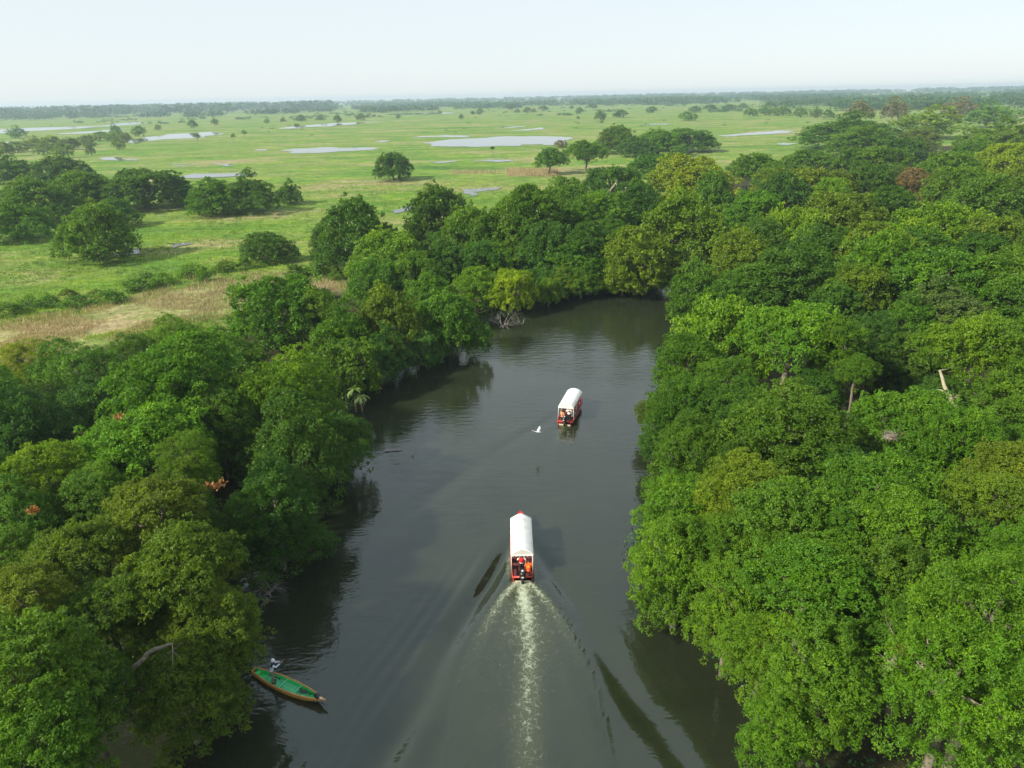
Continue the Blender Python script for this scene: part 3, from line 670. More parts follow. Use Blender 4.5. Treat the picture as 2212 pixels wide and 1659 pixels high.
# --- trees standing in the marsh, each told apart by where it grows
FT = [(210, 505, 85, 11.5, 'bush', 'mid', 'lone round leafy tree on the marsh beside a small pool, below the left grove'),
      (311, 405, 93, 13, 'bush', 'dark', 'largest domed dark tree at the right end of left grove'),
      (180, 414, 70, 12, 'bush', 'mid', 'green tree just left of the largest dome in the left grove'),
      (75, 434, 80, 12, 'bush', 'mid', 'broad tree in the middle front of the left grove'),
      (25, 478, 72, 10, 'bush', 'mid', 'lowest tree of the left grove at the picture edge'),
      (131, 372, 60, 12, 'bush', 'dark', 'back row tree behind the middle of the left grove'),
      (19, 366, 50, 12, 'bush', 'mid', 'back row tree of the left grove at the picture edge'),
      (235, 462, 48, 8, 'bush', 'dark', 'low dark tree shaded between the left grove and the lone round tree'),
      (455, 425, 62, 10.5, 'bush', 'mid', 'left half of the domed clump in the middle of the marsh'),
      (530, 420, 62, 11, 'bush', 'dark', 'right half of the domed clump in the middle of the marsh'),
      (622, 419, 31, 7, 'bush', 'dark', 'small round tree at the right end of the domed clump'),
      (405, 427, 24, 6, 'bush', 'mid', 'small tree at the left end of the domed clump'),
      (577, 537, 52, 6.6, 'bush', 'dark', 'small spreading tree standing alone near the dry grass belt'),
      (850, 358, 46, 11.5, 'bush', 'dark', 'lone umbrella shaped tree below the two bright ponds'),
      (1186, 344, 36, 11, 'dome', 'mid', 'leftmost tree of the row below the large pond, by tan reeds'),
      (1265, 331, 43, 13, 'dome', 'mid', 'second tree of the row below the large pond, with split trunks'),
      (1336, 302, 50, 14, 'bush', 'moss', 'third tree of the row below the large pond, with a pale limb'),
      (1422, 309, 50, 13, 'bush', 'mid', 'fourth tree of the row below the large pond'),
      (1482, 301, 64, 13, 'bush', 'mid', 'rightmost broad tree of the row below the large pond'),
      (1375, 318, 40, 10, 'bush', 'dark', 'low dark tree between third and fourth trees below the large pond'),
      (1212, 312, 14, 5, 'bush', 'brown', 'dry brown bush at the right tip of the large pond')]
for t in FT: tree(*t[:6], label=t[6], group='trees standing in the marsh')

# --- shrubs in a line above the dry grass belt
SHRUBS = [(22, 672, 30), (62, 655, 20), (104, 655, 26), (150, 640, 16), (168, 656, 34), (214, 638, 18), (240, 645, 28), (300, 618, 34), (318, 600, 14), (352, 606, 22), (412, 588, 30), (440, 600, 14), (488, 580, 24), (530, 572, 14), (640, 590, 24), (690, 582, 30), (735, 598, 22), (700, 640, 18), (770, 585, 16)]
SHRUB_RECS = [tree(x, y, r, random.uniform(1.0, 3.0), 'bush', random.choice(['mid', 'moss', 'bright', 'dark']), group='shrubs along the dry grass belt') for x, y, r in SHRUBS]

# --- single trees on the far marsh
FAR = [(416, 268, 10, 'dark'), (463, 265, 8, 'dark'), (341, 276, 7, 'moss'), (248, 281, 11, 'mid'), (298, 283, 14, 'mid'), (38, 287, 19, 'mid'), (648, 255, 9, 'dark'), (693, 255, 6, 'moss'),
       (729, 257, 9, 'dark'), (611, 259, 6, 'moss'), (641, 274, 6, 'mid'), (528, 290, 6, 'mid'), (504, 299, 5, 'olive'), (426, 298, 7, 'olive'), (1036, 241, 8, 'moss'), (1021, 244, 5, 'moss'),
       (1101, 232, 11, 'grey'), (996, 252, 5, 'grey'), (911, 236, 7, 'dark'), (887, 231, 12, 'dark'), (1298, 250, 13, 'dark'), (1340, 246, 17, 'dark'), (1249, 258, 4, 'mid'), (1300, 268, 4, 'mid'),
       (1407, 237, 12, 'dark'), (1487, 251, 20, 'mid'), (779, 253, 10, 'grey'), (1251, 239, 8, 'dark'), (1279, 229, 12, 'dark'), (1314, 224, 16, 'dark'), (1370, 219, 18, 'dark'), (1139, 238, 8, 'grey'),
       (1153, 239, 6, 'grey'), (1118, 240, 6, 'grey'), (1234, 232, 5, 'grey'), (1174, 234, 12, 'grey'), (1501, 236, 13, 'dark'), (1535, 233, 16, 'dark'), (1575, 232, 16, 'dark'), (1605, 229, 12, 'mid'),
       (1620, 242, 16, 'mid'), (1652, 240, 20, 'mid'), (1692, 241, 20, 'mid'), (1730, 243, 18, 'mid'), (1765, 244, 16, 'moss'), (1790, 247, 12, 'moss'), (2156, 240, 44, 'mid'), (1064, 331, 5, 'mid'), (576, 262, 5, 'grey'), (860, 252, 5, 'grey'), (950, 243, 5, 'grey')]
FAR_RECS = [tree(x, y, r, (7.0 if r < 8 else 10.5), 'bush', c, group='trees dotting the far marsh') for x, y, r, c in FAR]
WILLOW = [(36, 318, 22), (75, 309, 22), (112, 308, 24), (150, 311, 22), (185, 303, 22), (215, 294, 20), (246, 295, 17), (270, 298, 13), (195, 322, 10), (256, 311, 12), (12, 322, 14), (92, 322, 18), (135, 325, 16)]
WILLOW_RECS = [tree(x, y, r, random.uniform(7, 10), 'bush', random.choice(['olive', 'grey', 'olive']), group='willowy grove between the left ponds') for x, y, r in WILLOW]

# --- woods on the horizon: masses nobody could count
def hor(x): return 229.5 - 0.0213 * x
def woods(name, spec, seed, label, lod):
    r = np.random.default_rng(seed)
    lob = lobes_for(seed, 9, 0.10, rlo=0.28, rhi=0.5)
    V0, F0, t0, w0 = crown_arrays(seed, lob, *lod)
    VV = []; TT = []; WW = []; n = 0
    for (xa, xb, oa, ob, cnt, h, rad) in spec:
        for i in range(cnt):
            px = r.uniform(xa, xb); py = hor(px) + oa + (ob - oa) * r.uniform() ** 0.8
            p, dep = at(px, py, 0.0)
            a = r.uniform(0, 6.28); s = rad * r.uniform(0.65, 1.3); hh = h * r.uniform(0.65, 1.2)
            ca, sa = math.cos(a) * s, math.sin(a) * s
            VV.append(np.column_stack([V0[:, 0] * ca - V0[:, 1] * sa + p[0], V0[:, 0] * sa + V0[:, 1] * ca + p[1], V0[:, 2] * hh / 1.6 + 0.4]))
            TT.append(np.clip(t0 * r.uniform(0.6, 1.3), 0, 1)); WW.append(np.clip(w0 + r.uniform(-0.2, 0.3), 0, 1)); n += 1
    k = len(V0); F = np.concatenate([F0 + i * k for i in range(n)])
    me = np_mesh(name, np.concatenate(VV), F, M_WOODS, False, {'tone': np.concatenate(TT), 'warm': np.concatenate(WW)})
    return tag(link(bpy.data.objects.new(name, me)), label, 'woodland', kind='stuff')
M_WOODS = leaf_mat('woodland_foliage', (0.036, 0.098, 0.022), 0.25)
L1_ = (50, 0.30, 1, 0.03, (0.10, 0.20), 2)
L2_ = (30, 0.48, 1, 0.03, (0.12, 0.24), 2)
woods('woodland', [(-80, 232, 28, 34, 90, 14, 11)], 301, 'dark strip of woods beyond the long pond at far left', L1_)
def belts(seed, n, xa, xb, oa, ob, wlo, whi, h, rad, dens=6.0):
    r = np.random.default_rng(seed)
    return [(x, x + w, o, o + 2.2, int(4 + w / dens), h, rad) for x, w, o in zip(r.uniform(xa, xb, n), r.uniform(wlo, whi, n), oa + (ob - oa) * r.uniform(size=n) ** 1.3)]
woods('woodland', [(-120, 720, 14, 22, 420, 25, 22), (-120, 500, 20, 27, 160, 22, 20)] + belts(401, 16, 100, 900, 22, 32, 30, 120, 11, 11), 302, 'long bluish band of woods along the left horizon', L2_)
woods('woodland', [(640, 1500, 10.5, 13, 260, 20, 26)] + belts(402, 34, 600, 1500, 13, 27, 40, 180, 13, 13), 303, 'thin bluish line of woods along the middle horizon', L2_)
woods('woodland', [(1300, 2260, 10.5, 13, 300, 22, 26)] + belts(403, 26, 1240, 1720, 14, 27, 50, 170, 15, 13, 5.0), 304, 'bluish woods on the horizon right of centre', L2_)
rw = np.random.default_rng(78)
woods('woodland', [(x, x + w, o, o + 3.5, int(6 + w / 7), 15, 11) for x, w, o in zip(rw.uniform(1640, 2240, 64), rw.uniform(25, 130, 64), 13 + 36 * rw.uniform(size=64) ** 1.4)], 305, 'broad hazy forest filling the right horizon behind the brown topped trees', L1_)
woods('scrub', [(0, 1900, 24, 80, 60, 1.4, 2.6), (400, 1700, 18, 40, 110, 2.6, 4.5)], 306, 'tiny scattered scrub over the far marsh', L2_)

# ------------------------------------------------------------------ grass, reeds and undergrowth
rl = np.random.default_rng(77)
woods('scrub', [(x, x + w, o, o + 1.6, 9, 4.0, 4.5) for x, w, o in zip(rl.uniform(0, 1900, 46), rl.uniform(30, 110, 46), rl.uniform(17, 46, 46))], 307, 'thin broken lines of scrub across the far marsh', L2_)
def inside_any(P, polys, margin=0.0):
    k = np.zeros(len(P), bool)
    for q in polys: k |= poly_sdf(P, q) < margin
    return k
POND_W = [ppoly(p) for p in PONDS]
def pix_scatter(n, xa, xb, ya, yb, seed, ypow=1.0):
    r = np.random.default_rng(seed)
    px = r.uniform(xa, xb, n); py = ya + (yb - ya) * r.uniform(size=n) ** ypow
    d = fw[None] + rt[None] * ((px - 1106) / FPX)[:, None] - up[None] * ((py - 829.5) / FPX)[:, None]
    t = (0.6 - CAM_H) / d[:, 2]
    return (np.array([0, 0, CAM_H]) + d * t[:, None])[:, :2]
def blades(P, hlo, hhi, wid, nb, seed, lean=0.35, z=0.55, spread=0.35):
    r = np.random.default_rng(seed); n = len(P)
    q = np.repeat(np.arange(n), nb); m = n * nb
    a = r.uniform(0, 6.283, m); h = r.uniform(hlo, hhi, m) * np.repeat(r.uniform(0.6, 1.25, n), nb)
    b = np.column_stack([P[q] + r.normal(0, spread, (m, 2)), np.full(m, z - 0.1)])
    w = wid * r.uniform(0.7, 1.3, m); s = np.column_stack([np.cos(a) * w / 2, np.sin(a) * w / 2, np.zeros(m)])
    tip = b + np.column_stack([r.normal(0, lean, m) * h, r.normal(0, lean, m) * h, h])
    V = np.empty((m, 3, 3)); V[:, 0] = b - s; V[:, 1] = b + s; V[:, 2] = tip
    tone = np.clip(np.repeat(r.uniform(0.1, 0.8, n), nb) + r.uniform(-0.1, 0.25, m), 0, 1)
    warm = np.clip(np.repeat(vnoise(P[:, 0] / 12, P[:, 1] / 20, 5) * 1.6 - 0.55, nb) + r.uniform(-0.1, 0.2, m), 0, 1)
    return V.reshape(-1, 3), np.arange(m * 3).reshape(m, 3), np.repeat(tone, 3), np.repeat(warm, 3)
def blade_object(name, P, label, cat, mat, *a, **k):
    V, F, t, w = blades(P, *a, **k)
    if mat.name == 'dry_reed': w = w * 0.12
    return tag(link(bpy.data.objects.new(name, np_mesh(name, V, F, mat, False, {'tone': t, 'warm': w}, 3))), label, cat, kind='stuff')
M_GRASS = leaf_mat('grass_blades', (0.145, 0.255, 0.022), 0.35)
M_SEDGE = leaf_mat('sedge_leaves', (0.058, 0.150, 0.016), 0.3)
M_REED = leaf_mat('dry_reed', (0.30, 0.250, 0.145), 0.25)
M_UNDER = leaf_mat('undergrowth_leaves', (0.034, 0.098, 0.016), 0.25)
gp = pix_scatter(46000, -40, 1500, 395, 735, 41, 1.35)
shallow = np.random.default_rng(4).uniform(size=len(gp)) < 0.45
bad = inside_any(gp, FOREST, 0.5) | inside_any(gp, POND_W[:10], 0.3) | (inside_any(gp, POND_W[10:], 0.2) & shallow) | inside_any(gp, DRY, -3.0) | (poly_sdf(gp, RIVER) < 2)
gp = gp[~bad]
blade_object('grass', gp, 'tall green marsh grass over the open field', 'grass', M_GRASS, 0.35, 0.8, 0.13, 5, 42)
dp = pix_scatter(16000, -60, 800, 590, 800, 43)
dp = dp[inside_any(dp, DRY, 1.5) & ~inside_any(dp, FOREST, -2)]
keep = vnoise(dp[:, 0] / 5, dp[:, 1] / 5, 9) > 0.42
blade_object('dry_grass', dp[keep], 'belt of dry tan grass behind the left bank trees', 'grass', M_REED, 0.4, 1.0, 0.10, 6, 44, spread=0.45)
rp = np.concatenate([pix_scatter(1500, 1095, 1205, 366, 382, 45), pix_scatter(260, 975, 1080, 369, 376, 46), pix_scatter(140, 300, 560, 600, 652, 47)])
blade_object('dry_reeds', rp, 'patches of pale tan reeds standing in the marsh', 'reeds', M_REED, 0.7, 1.7, 0.16, 4, 48, lean=0.12, spread=0.6)

def clump_scatter(P, size, n_leaf, seed, zb):
    r = np.random.default_rng(seed); n = len(P); q = np.repeat(np.arange(n), n_leaf); m = n * n_leaf
    sz = np.repeat(r.uniform(0.6, 1.4, n) * size, n_leaf)
    u = unit(r.normal(size=(m, 3))); u[:, 2] = np.abs(u[:, 2])
    p = np.column_stack([P[q], np.full(m, zb)]) + u * (sz * r.uniform(0.5, 1.0, m))[:, None]
    d = unit(u + r.normal(size=(m, 3)) * 0.8); nr = u + np.array([0, 0, .6]) + r.normal(size=(m, 3)) * 0.4
    nr = unit(nr - d * (nr * d).sum(1)[:, None]); s = np.cross(nr, d); ln = 0.26 * r.uniform(0.6, 1.3, m); w = ln * 0.55
    mid = p + d * (ln * .5)[:, None]; V = np.empty((m, 4, 3))
    V[:, 0] = p; V[:, 1] = mid + s * (w * .5)[:, None]; V[:, 2] = p + d * ln[:, None]; V[:, 3] = mid - s * (w * .5)[:, None]
    tone = np.clip(np.repeat(r.uniform(0, .7, n), n_leaf) + r.uniform(0, .3, m), 0, 1)
    return V.reshape(-1, 3), np.arange(m * 4).reshape(m, 4), np.repeat(tone, 4), np.repeat(np.clip(r.uniform(-.4, .5, m), 0, 1), 4)
sp_ = pix_scatter(5200, -40, 1400, 400, 700, 61, 1.2)
sp_ = sp_[~(inside_any(sp_, FOREST, 1.0) | inside_any(sp_, POND_W, 0.3) | inside_any(sp_, DRY, -2.0) | (poly_sdf(sp_, RIVER) < 3)) & (vnoise(sp_[:, 0] / 9, sp_[:, 1] / 14, 21) > 0.56)]
V, F, t, w = clump_scatter(sp_, 0.55, 22, 62, 0.5)
tag(link(bpy.data.objects.new('sedge', np_mesh('sedge', V, F, M_SEDGE, False, {'tone': t, 'warm': w}))), 'dark green sedge clumps through the marsh grass', 'sedge', kind='stuff')
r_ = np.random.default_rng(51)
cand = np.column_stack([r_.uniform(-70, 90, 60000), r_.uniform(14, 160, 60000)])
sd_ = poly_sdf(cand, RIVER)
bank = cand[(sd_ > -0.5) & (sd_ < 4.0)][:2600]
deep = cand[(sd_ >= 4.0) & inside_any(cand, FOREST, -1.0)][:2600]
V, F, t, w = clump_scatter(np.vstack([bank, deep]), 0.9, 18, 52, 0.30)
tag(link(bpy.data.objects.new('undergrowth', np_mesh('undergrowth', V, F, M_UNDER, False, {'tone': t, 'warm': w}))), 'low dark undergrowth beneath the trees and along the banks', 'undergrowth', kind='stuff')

# ------------------------------------------------------------------ dead wood, limbs, nest, strap leaved plants
def branching(mb, p, d, length, rad, lev, r, bend=0.35, gravity=0.0):
    pts = [np.array(p)]; rr = [rad]; d = unit(np.array(d, float))
    for k in range(3):
        d = unit(d + r.normal(0, bend * 0.5, 3) + np.array([0, 0, gravity])); pts.append(pts[-1] + d * length / 3); rr.append(rad * (1 - 0.22 * (k + 1)))
    mb.tube(pts, rr, 5 if rad > 0.02 else 4, False)
    if lev > 0:
        for k in range(r.integers(3, 5)):
            i = r.integers(1, 4); nd = unit(d + r.normal(0, 0.75, 3))
            branching(mb, pts[i], nd, length * r.uniform(0.5, 0.75), rr[i] * 0.6, lev - 1, r, bend, gravity)
def dead_bush(px, py, z, seed, size, stems, label, spread=(0.9, 0.5)):
    p, dep = at(px, py, z); root = empty('dead_tree', (p[0], p[1], 0.0))
    tag(root, label, 'dead tree')
    r = np.random.default_rng(seed)
    for i in range(stems):
        mb = MB(); a = r.uniform(0, 6.28)
        branching(mb, (r.normal(0, .25), r.normal(0, .25), 0.1), (math.cos(a) * spread[0] + 0.35, math.sin(a) * spread[0], spread[1] + r.uniform(0, .5)), size * r.uniform(.7, 1.1), 0.055, 3, r)
        mb.build('branch', M_DEAD, root)
    return root
dead_bush(575, 1272, 0.6, 71, 1.5, 9, 'tangle of bare grey branches hanging over the water below the left bank trees')
dead_bush(1085, 704, 0.3, 72, 2.4, 6, 'bare grey fallen tree at the waterline below the yellow green bush')
dead_bush(1125, 700, 0.2, 73, 1.9, 4, 'low bare branches lying in the water right of the fallen tree', (1.0, 0.1))

def attach(o, root):
    """make o a part of root without moving it"""
    o.parent = root; o.matrix_parent_inverse = root.matrix_basis.inverted()
def nearest_tree(x, y): return min(TREES, key=lambda t: (t['x'] - x) ** 2 + (t['y'] - y) ** 2)
def limb(pts, rads, tree_rec, mat=M_PALEBARK, twigs=0, seed=0):
    r = np.random.default_rng(seed); mb = MB(); P3 = [at(x, y, z)[0] for x, y, z in pts]
    Q = []; RR = []
    for i in range(len(P3) - 1):
        for k in range(3):
            t = k / 3; Q.append(P3[i] * (1 - t) + P3[i + 1] * t + (r.normal(0, .05, 3) if k else 0)); RR.append(rads[i] * (1 - t) + rads[i + 1] * t)
    Q.append(P3[-1]); RR.append(rads[-1]); mb.tube(Q, RR, 8, True)
    for k in range(twigs):
        i = r.integers(len(Q) // 2, len(Q)); branching(mb, Q[i], unit(r.normal(size=3)) + np.array([0, 0, .3]), r.uniform(.6, 1.3), RR[i] * .5, 1, r)
    attach(mb.build('limb', mat, None, True), tree_rec['root'])
def rec_at(px, py, h, form='dome'):
    p, _ = at(px, py, h * (0.62 if form == 'dome' else 0.55)); return nearest_tree(p[0], p[1])
T_PALE = rec_at(2100, 808, 13.5); T_PALE['extra'] = 'with a pale leaning trunk'
limb([(2140, 1000, 2.5), (2112, 958, 4.8), (2085, 920, 6.3), (2070, 888, 7.4), (2048, 850, 8.6), (2030, 800, 10.0)], [.30, .27, .24, .21, .17, .10], T_PALE, twigs=4, seed=1)
limb([(2070, 890, 7.4), (2035, 880, 8.0), (2000, 897, 7.6), (1962, 905, 7.4)], [.10, .08, .06, .03], T_PALE, twigs=5, seed=2)
0 and limb([(2178, 905, 7.0), (2140, 890, 8.0), (2140, 872, 8.6), (2185, 860, 9.2)], [.20, .17, .15, .10], T_PALE, seed=3)
T_B = rec_at(1700, 765, 12.5)
limb([(1668, 868, 7.0), (1690, 846, 8.2), (1706, 838, 8.8)], [.16, .14, .08], T_B, twigs=3, seed=4)
T_C = rec_at(1690, 1230, 12, 'bush')
T_D = rec_at(2115, 1215, 13)
T_E = rec_at(250, 1385, 9)
limb([(255, 1470, 5.6), (300, 1432, 6.6), (335, 1402, 7.2), (372, 1390, 7.6)], [.14, .13, .11, .06], T_E, M_BARK, twigs=1, seed=11)
T_F = rec_at(395, 1295, 10)
T_G = rec_at(1910, 1390, 11.5, 'bush')
limb([(1880, 1520, 7.5), (1900, 1470, 8.6), (1930, 1435, 9.4), (1950, 1405, 10.0)], [.20, .18, .16, .12], T_G, M_BARK, twigs=3, seed=14)
T_H = rec_at(1325, 396, 13)
limb([(1322, 425, 7.0), (1320, 412, 9.0), (1330, 396, 11.5)], [.45, .4, .2], T_H, twigs=3, seed=15)
limb([(1352, 420, 7.0), (1352, 405, 10.0)], [.3, .15], T_H, seed=16)

def withered(px, py, z, rad, tree_rec, seed, n=26):
    p, _ = at(px, py, z); V, F, t, w = clump_scatter(np.array([[p[0], p[1]]] * 4) + np.random.default_rng(seed).normal(0, rad * .5, (4, 2)), rad * .6, n, seed, p[2])
    o = link(bpy.data.objects.new('withered_spray', np_mesh('withered_spray', V, F, M_WITHER, False, {'tone': t, 'warm': w * 0})))
    o['label'] = 'orange brown withered leaf spray'; o['kind'] = 'stuff'; attach(o, tree_rec['root'])
withered(253, 905, 9.6, 0.42, rec_at(375, 850, 12.5), 81)
withered(466, 1050, 8.8, 0.38, rec_at(420, 1085, 11, 'bush'), 82)
withered(75, 1105, 8.9, 0.28, rec_at(112, 1070, 9.5), 83)
withered(1945, 1400, 10.4, 0.42, T_G, 85, 34)

# stick nest in the crown of a right bank tree
p, _ = at(1923, 941, 11.6); mb = MB(); r = np.random.default_rng(90)
nest = empty('bird_nest', tuple(p)); tag(nest, 'round nest of pale grey sticks on top of a right bank tree', 'bird nest')
for k in range(70):
    a = r.uniform(0, 6.28); q = np.array([math.cos(a) * r.uniform(.15, .5), math.sin(a) * r.uniform(.15, .5), r.uniform(-.15, .15)]); d = unit(np.array([-math.sin(a), math.cos(a), r.normal(0, .25)]) + r.normal(0, .5, 3)) * r.uniform(.25, .5)
    mb.tube([q - d, q, q + d], [.012, .018, .008], 4, False)
mb.ball((0, 0, -.12), (.42, .42, .16), 10, 6)
nest.scale = (.85, .85, .85); o = mb.build('sticks', M_BARK, nest); o['kind'] = 'stuff'

# strap leaved plants on the left bank
M_STRAP = paint('strap_leaf', (0.20, 0.30, 0.07), 0.45, 0.35, 3.0); M_STRAPDRY = paint('dry_strap_leaf', (0.36, 0.36, 0.30), 0.8, 0.25, 3.0)
def strap_plant(px, py, z, seed, n, ln, label, dry):
    p, _ = at(px, py, z); root = empty('strap_leaf_plant', tuple(p)); tag(root, label, 'plant', 'strap leaved plants at the waterline'); r = np.random.default_rng(seed)
    MB().tube([(0, 0, -z - .3), (0.03, 0, -z / 2), (0, 0, 0)], [.10, .09, .08], 7).build('stem', M_BARK, root)
    for k in range(n + dry):
        a = k * 2.4 + r.uniform(-.3, .3); isdry = k >= n; el = r.uniform(.25, 1.0) if not isdry else r.uniform(-.5, -.1); L = ln * r.uniform(.75, 1.2); v = []; f = []
        h = np.array([math.cos(a), math.sin(a), 0]); sd2 = np.array([-h[1], h[0], 0]); q = np.zeros(3); e = el
        for j in range(6):
            t = j / 5; w = .17 * math.sin(math.pi * min(1, .15 + t * .85)) ** .7 * (1 if not isdry else .7)
            v += [q + sd2 * w + np.array([0, 0, .04]), q, q - sd2 * w + np.array([0, 0, .04])]
            e -= .38 if not isdry else .45; q = q + (h * math.cos(e) + np.array([0, 0, math.sin(e)])) * L / 5
        for j in range(5):
            b = j * 3; f += [(b, b + 1, b + 4, b + 3), (b + 1, b + 2, b + 5, b + 4)]
        MB().add(v, f).build('leaf', M_STRAPDRY if isdry else M_STRAP, root, True)
strap_plant(764, 842, 2.6, 95, 10, 1.2, 'upper strap leaved plant with upright yellow green blades on left bank', 0)
strap_plant(779, 858, 1.7, 96, 11, 1.25, 'lower strap leaved plant with hanging grey dead blades by the water', 5)

# ------------------------------------------------------------------ boats
M_RED = paint('red_hull_paint', (0.42, 0.038, 0.026), 0.45, 0.22, 4, dirt=(0.16, 0.05, 0.035))
M_MAROON = paint('maroon_deck', (0.115, 0.026, 0.022), 0.6, 0.35, 5, dirt=(0.17, 0.07, 0.05))
M_BRIGHTRED = paint('bright_red_deck', (0.55, 0.03, 0.05), 0.4, 0.12, 3)
M_CREAM = paint('cream_boot_stripe', (0.55, 0.47, 0.34), 0.6, 0.2, 5, dirt=(0.25, 0.2, 0.13))
M_CANVAS = paint('white_canvas', (0.80, 0.82, 0.82), 0.75, 0.05, 1.6, bump=0.25, dirt=(0.55, 0.55, 0.50), spec=0.2)
M_GABLE = paint('gable_canvas', (0.62, 0.60, 0.56), 0.8, 0.06, 2.0, spec=0.2)
M_POST = paint('white_post', (0.72, 0.72, 0.70), 0.4, 0.1, 8)
M_BLACK = paint('motor_black', (0.014, 0.014, 0.016), 0.25, 0.2, 5)
M_DECAL = paint('motor_decal', (0.7, 0.7, 0.72), 0.4, 0.05, 5)

def hull_sections(L, beam, tr=0.86, bow_full=2.3, zs0=0.42, zs1=0.5, n=22, bowmin=0.02):
    S = []
    for i in range(n + 1):
        s = i / n
        w = beam / 2 * (tr + (1 - tr) * math.sin(min(1, s / .4) * math.pi / 2)) if s < .45 else beam / 2 * max(bowmin, 1 - ((s - .45) / .55) ** bow_full)
        S.append((s * L, w, zs0 + zs1 * s ** 3, -0.22 + 0.62 * max(0, (s - .55) / .45) ** 2.2))
    return S
def hull_part(S, flare=0.80):
    v = []; f = []
    for y, w, zs, zb in S:
        v += [(-w, y, zs), (-w * (flare + .12), y, zs * .5 + zb * .5), (-w * flare * .72, y, zb + .05), (0, y, zb), (w * flare * .72, y, zb + .05), (w * (flare + .12), y, zs * .5 + zb * .5), (w, y, zs)]
    n = len(S)
    for i in range(n - 1):
        for k in range(6): f.append((i * 7 + k, (i + 1) * 7 + k, (i + 1) * 7 + k + 1, i * 7 + k + 1))
    f.append(tuple(range(7))); f.append(tuple((n - 1) * 7 + k for k in reversed(range(7))))
    return MB().add(v, f)
def inner_part(S, wall=0.07, floor=0.10, s_end=None):
    v = []; f = []; T = [q for q in S if q[1] > wall + .05]
    for y, w, zs, zb in T:
        fl = max(floor, zb + .12); wi_ = w - wall
        v += [(-wi_, y, zs + .004), (-wi_ * .9, y, fl), (wi_ * .9, y, fl), (wi_, y, zs + .004)]
    for i in range(len(T) - 1):
        for k in range(3): f.append((i * 4 + k, i * 4 + k + 1, (i + 1) * 4 + k + 1, (i + 1) * 4 + k))
    e = (len(T) - 1) * 4; f.append((0, 3, 2, 1)); f.append((e, e + 1, e + 2, e + 3))
    return MB().add(v, f)
def gunwale_part(S, r_=0.05, back=True):
    pl = [(-w + .02, y, zs + .01) for y, w, zs, zb in S]; pr = [(w - .02, y, zs + .01) for y, w, zs, zb in reversed(S)]
    return MB().tube(([(pr[-1][0] * .6, pr[-1][1] - .02, pr[-1][2]), ] if False else []) + pl + pr + ([pl[0]] if back else []), r_, 8, True)

def motor(root, z=0.62):
    m = empty('outboard_motor'); m.parent = root; m.location = (0, -0.18, -0.1); m.scale = (1.3, 1.3, 1.2)
    c = MB(); c.tube([(0, 0, z - .06), (0, 0, z), (0, -.01, z + .16), (0, -.03, z + .3), (0, -.04, z + .37), (0, -.04, z + .40)], [.15, .185, .20, .185, .13, .05], 12); cw = c.build('cowl', M_BLACK, m, True); cw.scale = (0.95, 1.25, 1)
    MB().box((0, -.02, z + .408), (.10, .10, .012)).build('decal', M_DECAL, cw)
    MB().box((0, -.285, z + .2), (.12, .02, .06)).build('decal', M_DECAL, cw)
    MB().tube([(0, 0, z), (0, 0, .1), (0, 0, -.5)], [.10, .075, .06], 8).build('leg', M_BLACK, m, True)
    MB().tube([(0, .1, z + .05), (.0, .45, z + .12), (0, .75, z + .10)], [.025, .022, .03], 7).build('tiller', M_BLACK, m, True)
    return m

def canopy_parts(root, ya, yb, hw, ze, rise, power, rib, scallops=True):
    ny, nx = 25, 16; v = []; f = []
    for j in range(ny):
        t = j / (ny - 1); y = ya + (yb - ya) * t; sag = 0.028 * abs(math.sin(t * math.pi * rib))
        for i in range(nx + 1):
            x = -1 + 2 * i / nx; z = ze + rise * (1 - abs(x) ** power) - sag * (1 - abs(x) * .5)
            v.append((x * hw * (1 - .012 * abs(math.sin(t * math.pi * rib))), y, z))
    for j in range(ny - 1):
        for i in range(nx): a = j * (nx + 1) + i; f.append((a, a + 1, a + nx + 2, a + nx + 1))
    top = MB().add(v, f).build('canopy', M_CANVAS, root, True)
    sm = top.modifiers.new('thick', 'SOLIDIFY'); sm.thickness = 0.02; sm.offset = -1
    for y, s in ((ya - .004, 1), (yb + .004, -1)):          # arched end cloths
        v = [(-hw, y, ze)] + [(x * hw, y, ze + rise * (1 - abs(x) ** power) - .006) for x in np.linspace(-.97, .97, 15)] + [(hw, y, ze)]
        g = MB().add(v + [(q[0], q[1] + .012 * s, q[2]) for q in v], [tuple(range(17)), tuple(reversed(range(17, 34)))] + [(i, (i + 1) % 17, 17 + (i + 1) % 17, 17 + i) for i in range(17)])
        g.build('end_cloth', M_GABLE, top)
    def valance(p0, p1, n):
        v = []; f = []; d = np.array(p1, float) - np.array(p0, float); ln = np.linalg.norm(d); nr = np.array([-d[1], d[0], 0]) / ln * .008; k = n * 6
        for s in (-1, 1):
            for i in range(k + 1):
                t = i / k; q = np.array(p0) + d * t + nr * s; drop = .10 + .055 * abs(math.sin(t * n * math.pi)); v += [tuple(q), (q[0], q[1], q[2] - drop)]
        o_ = (k + 1) * 2
        for i in range(k):
            a = i * 2; f += [(a, a + 1, a + 3, a + 2), (o_ + a, o_ + a + 2, o_ + a + 3, o_ + a + 1), (a + 1, o_ + a + 1, o_ + a + 3, a + 3)]
        MB().add(v, f).build('valance', M_CANVAS, top)
    z = ze + .002; e = .012
    valance((-hw, ya - e, z), (hw, ya - e, z), 6); valance((-hw, yb + e, z), (hw, yb + e, z), 6)
    valance((-hw - e, ya, z), (-hw - e, yb, z), 16); valance((hw + e, ya, z), (hw + e, yb, z), 16)
    return top

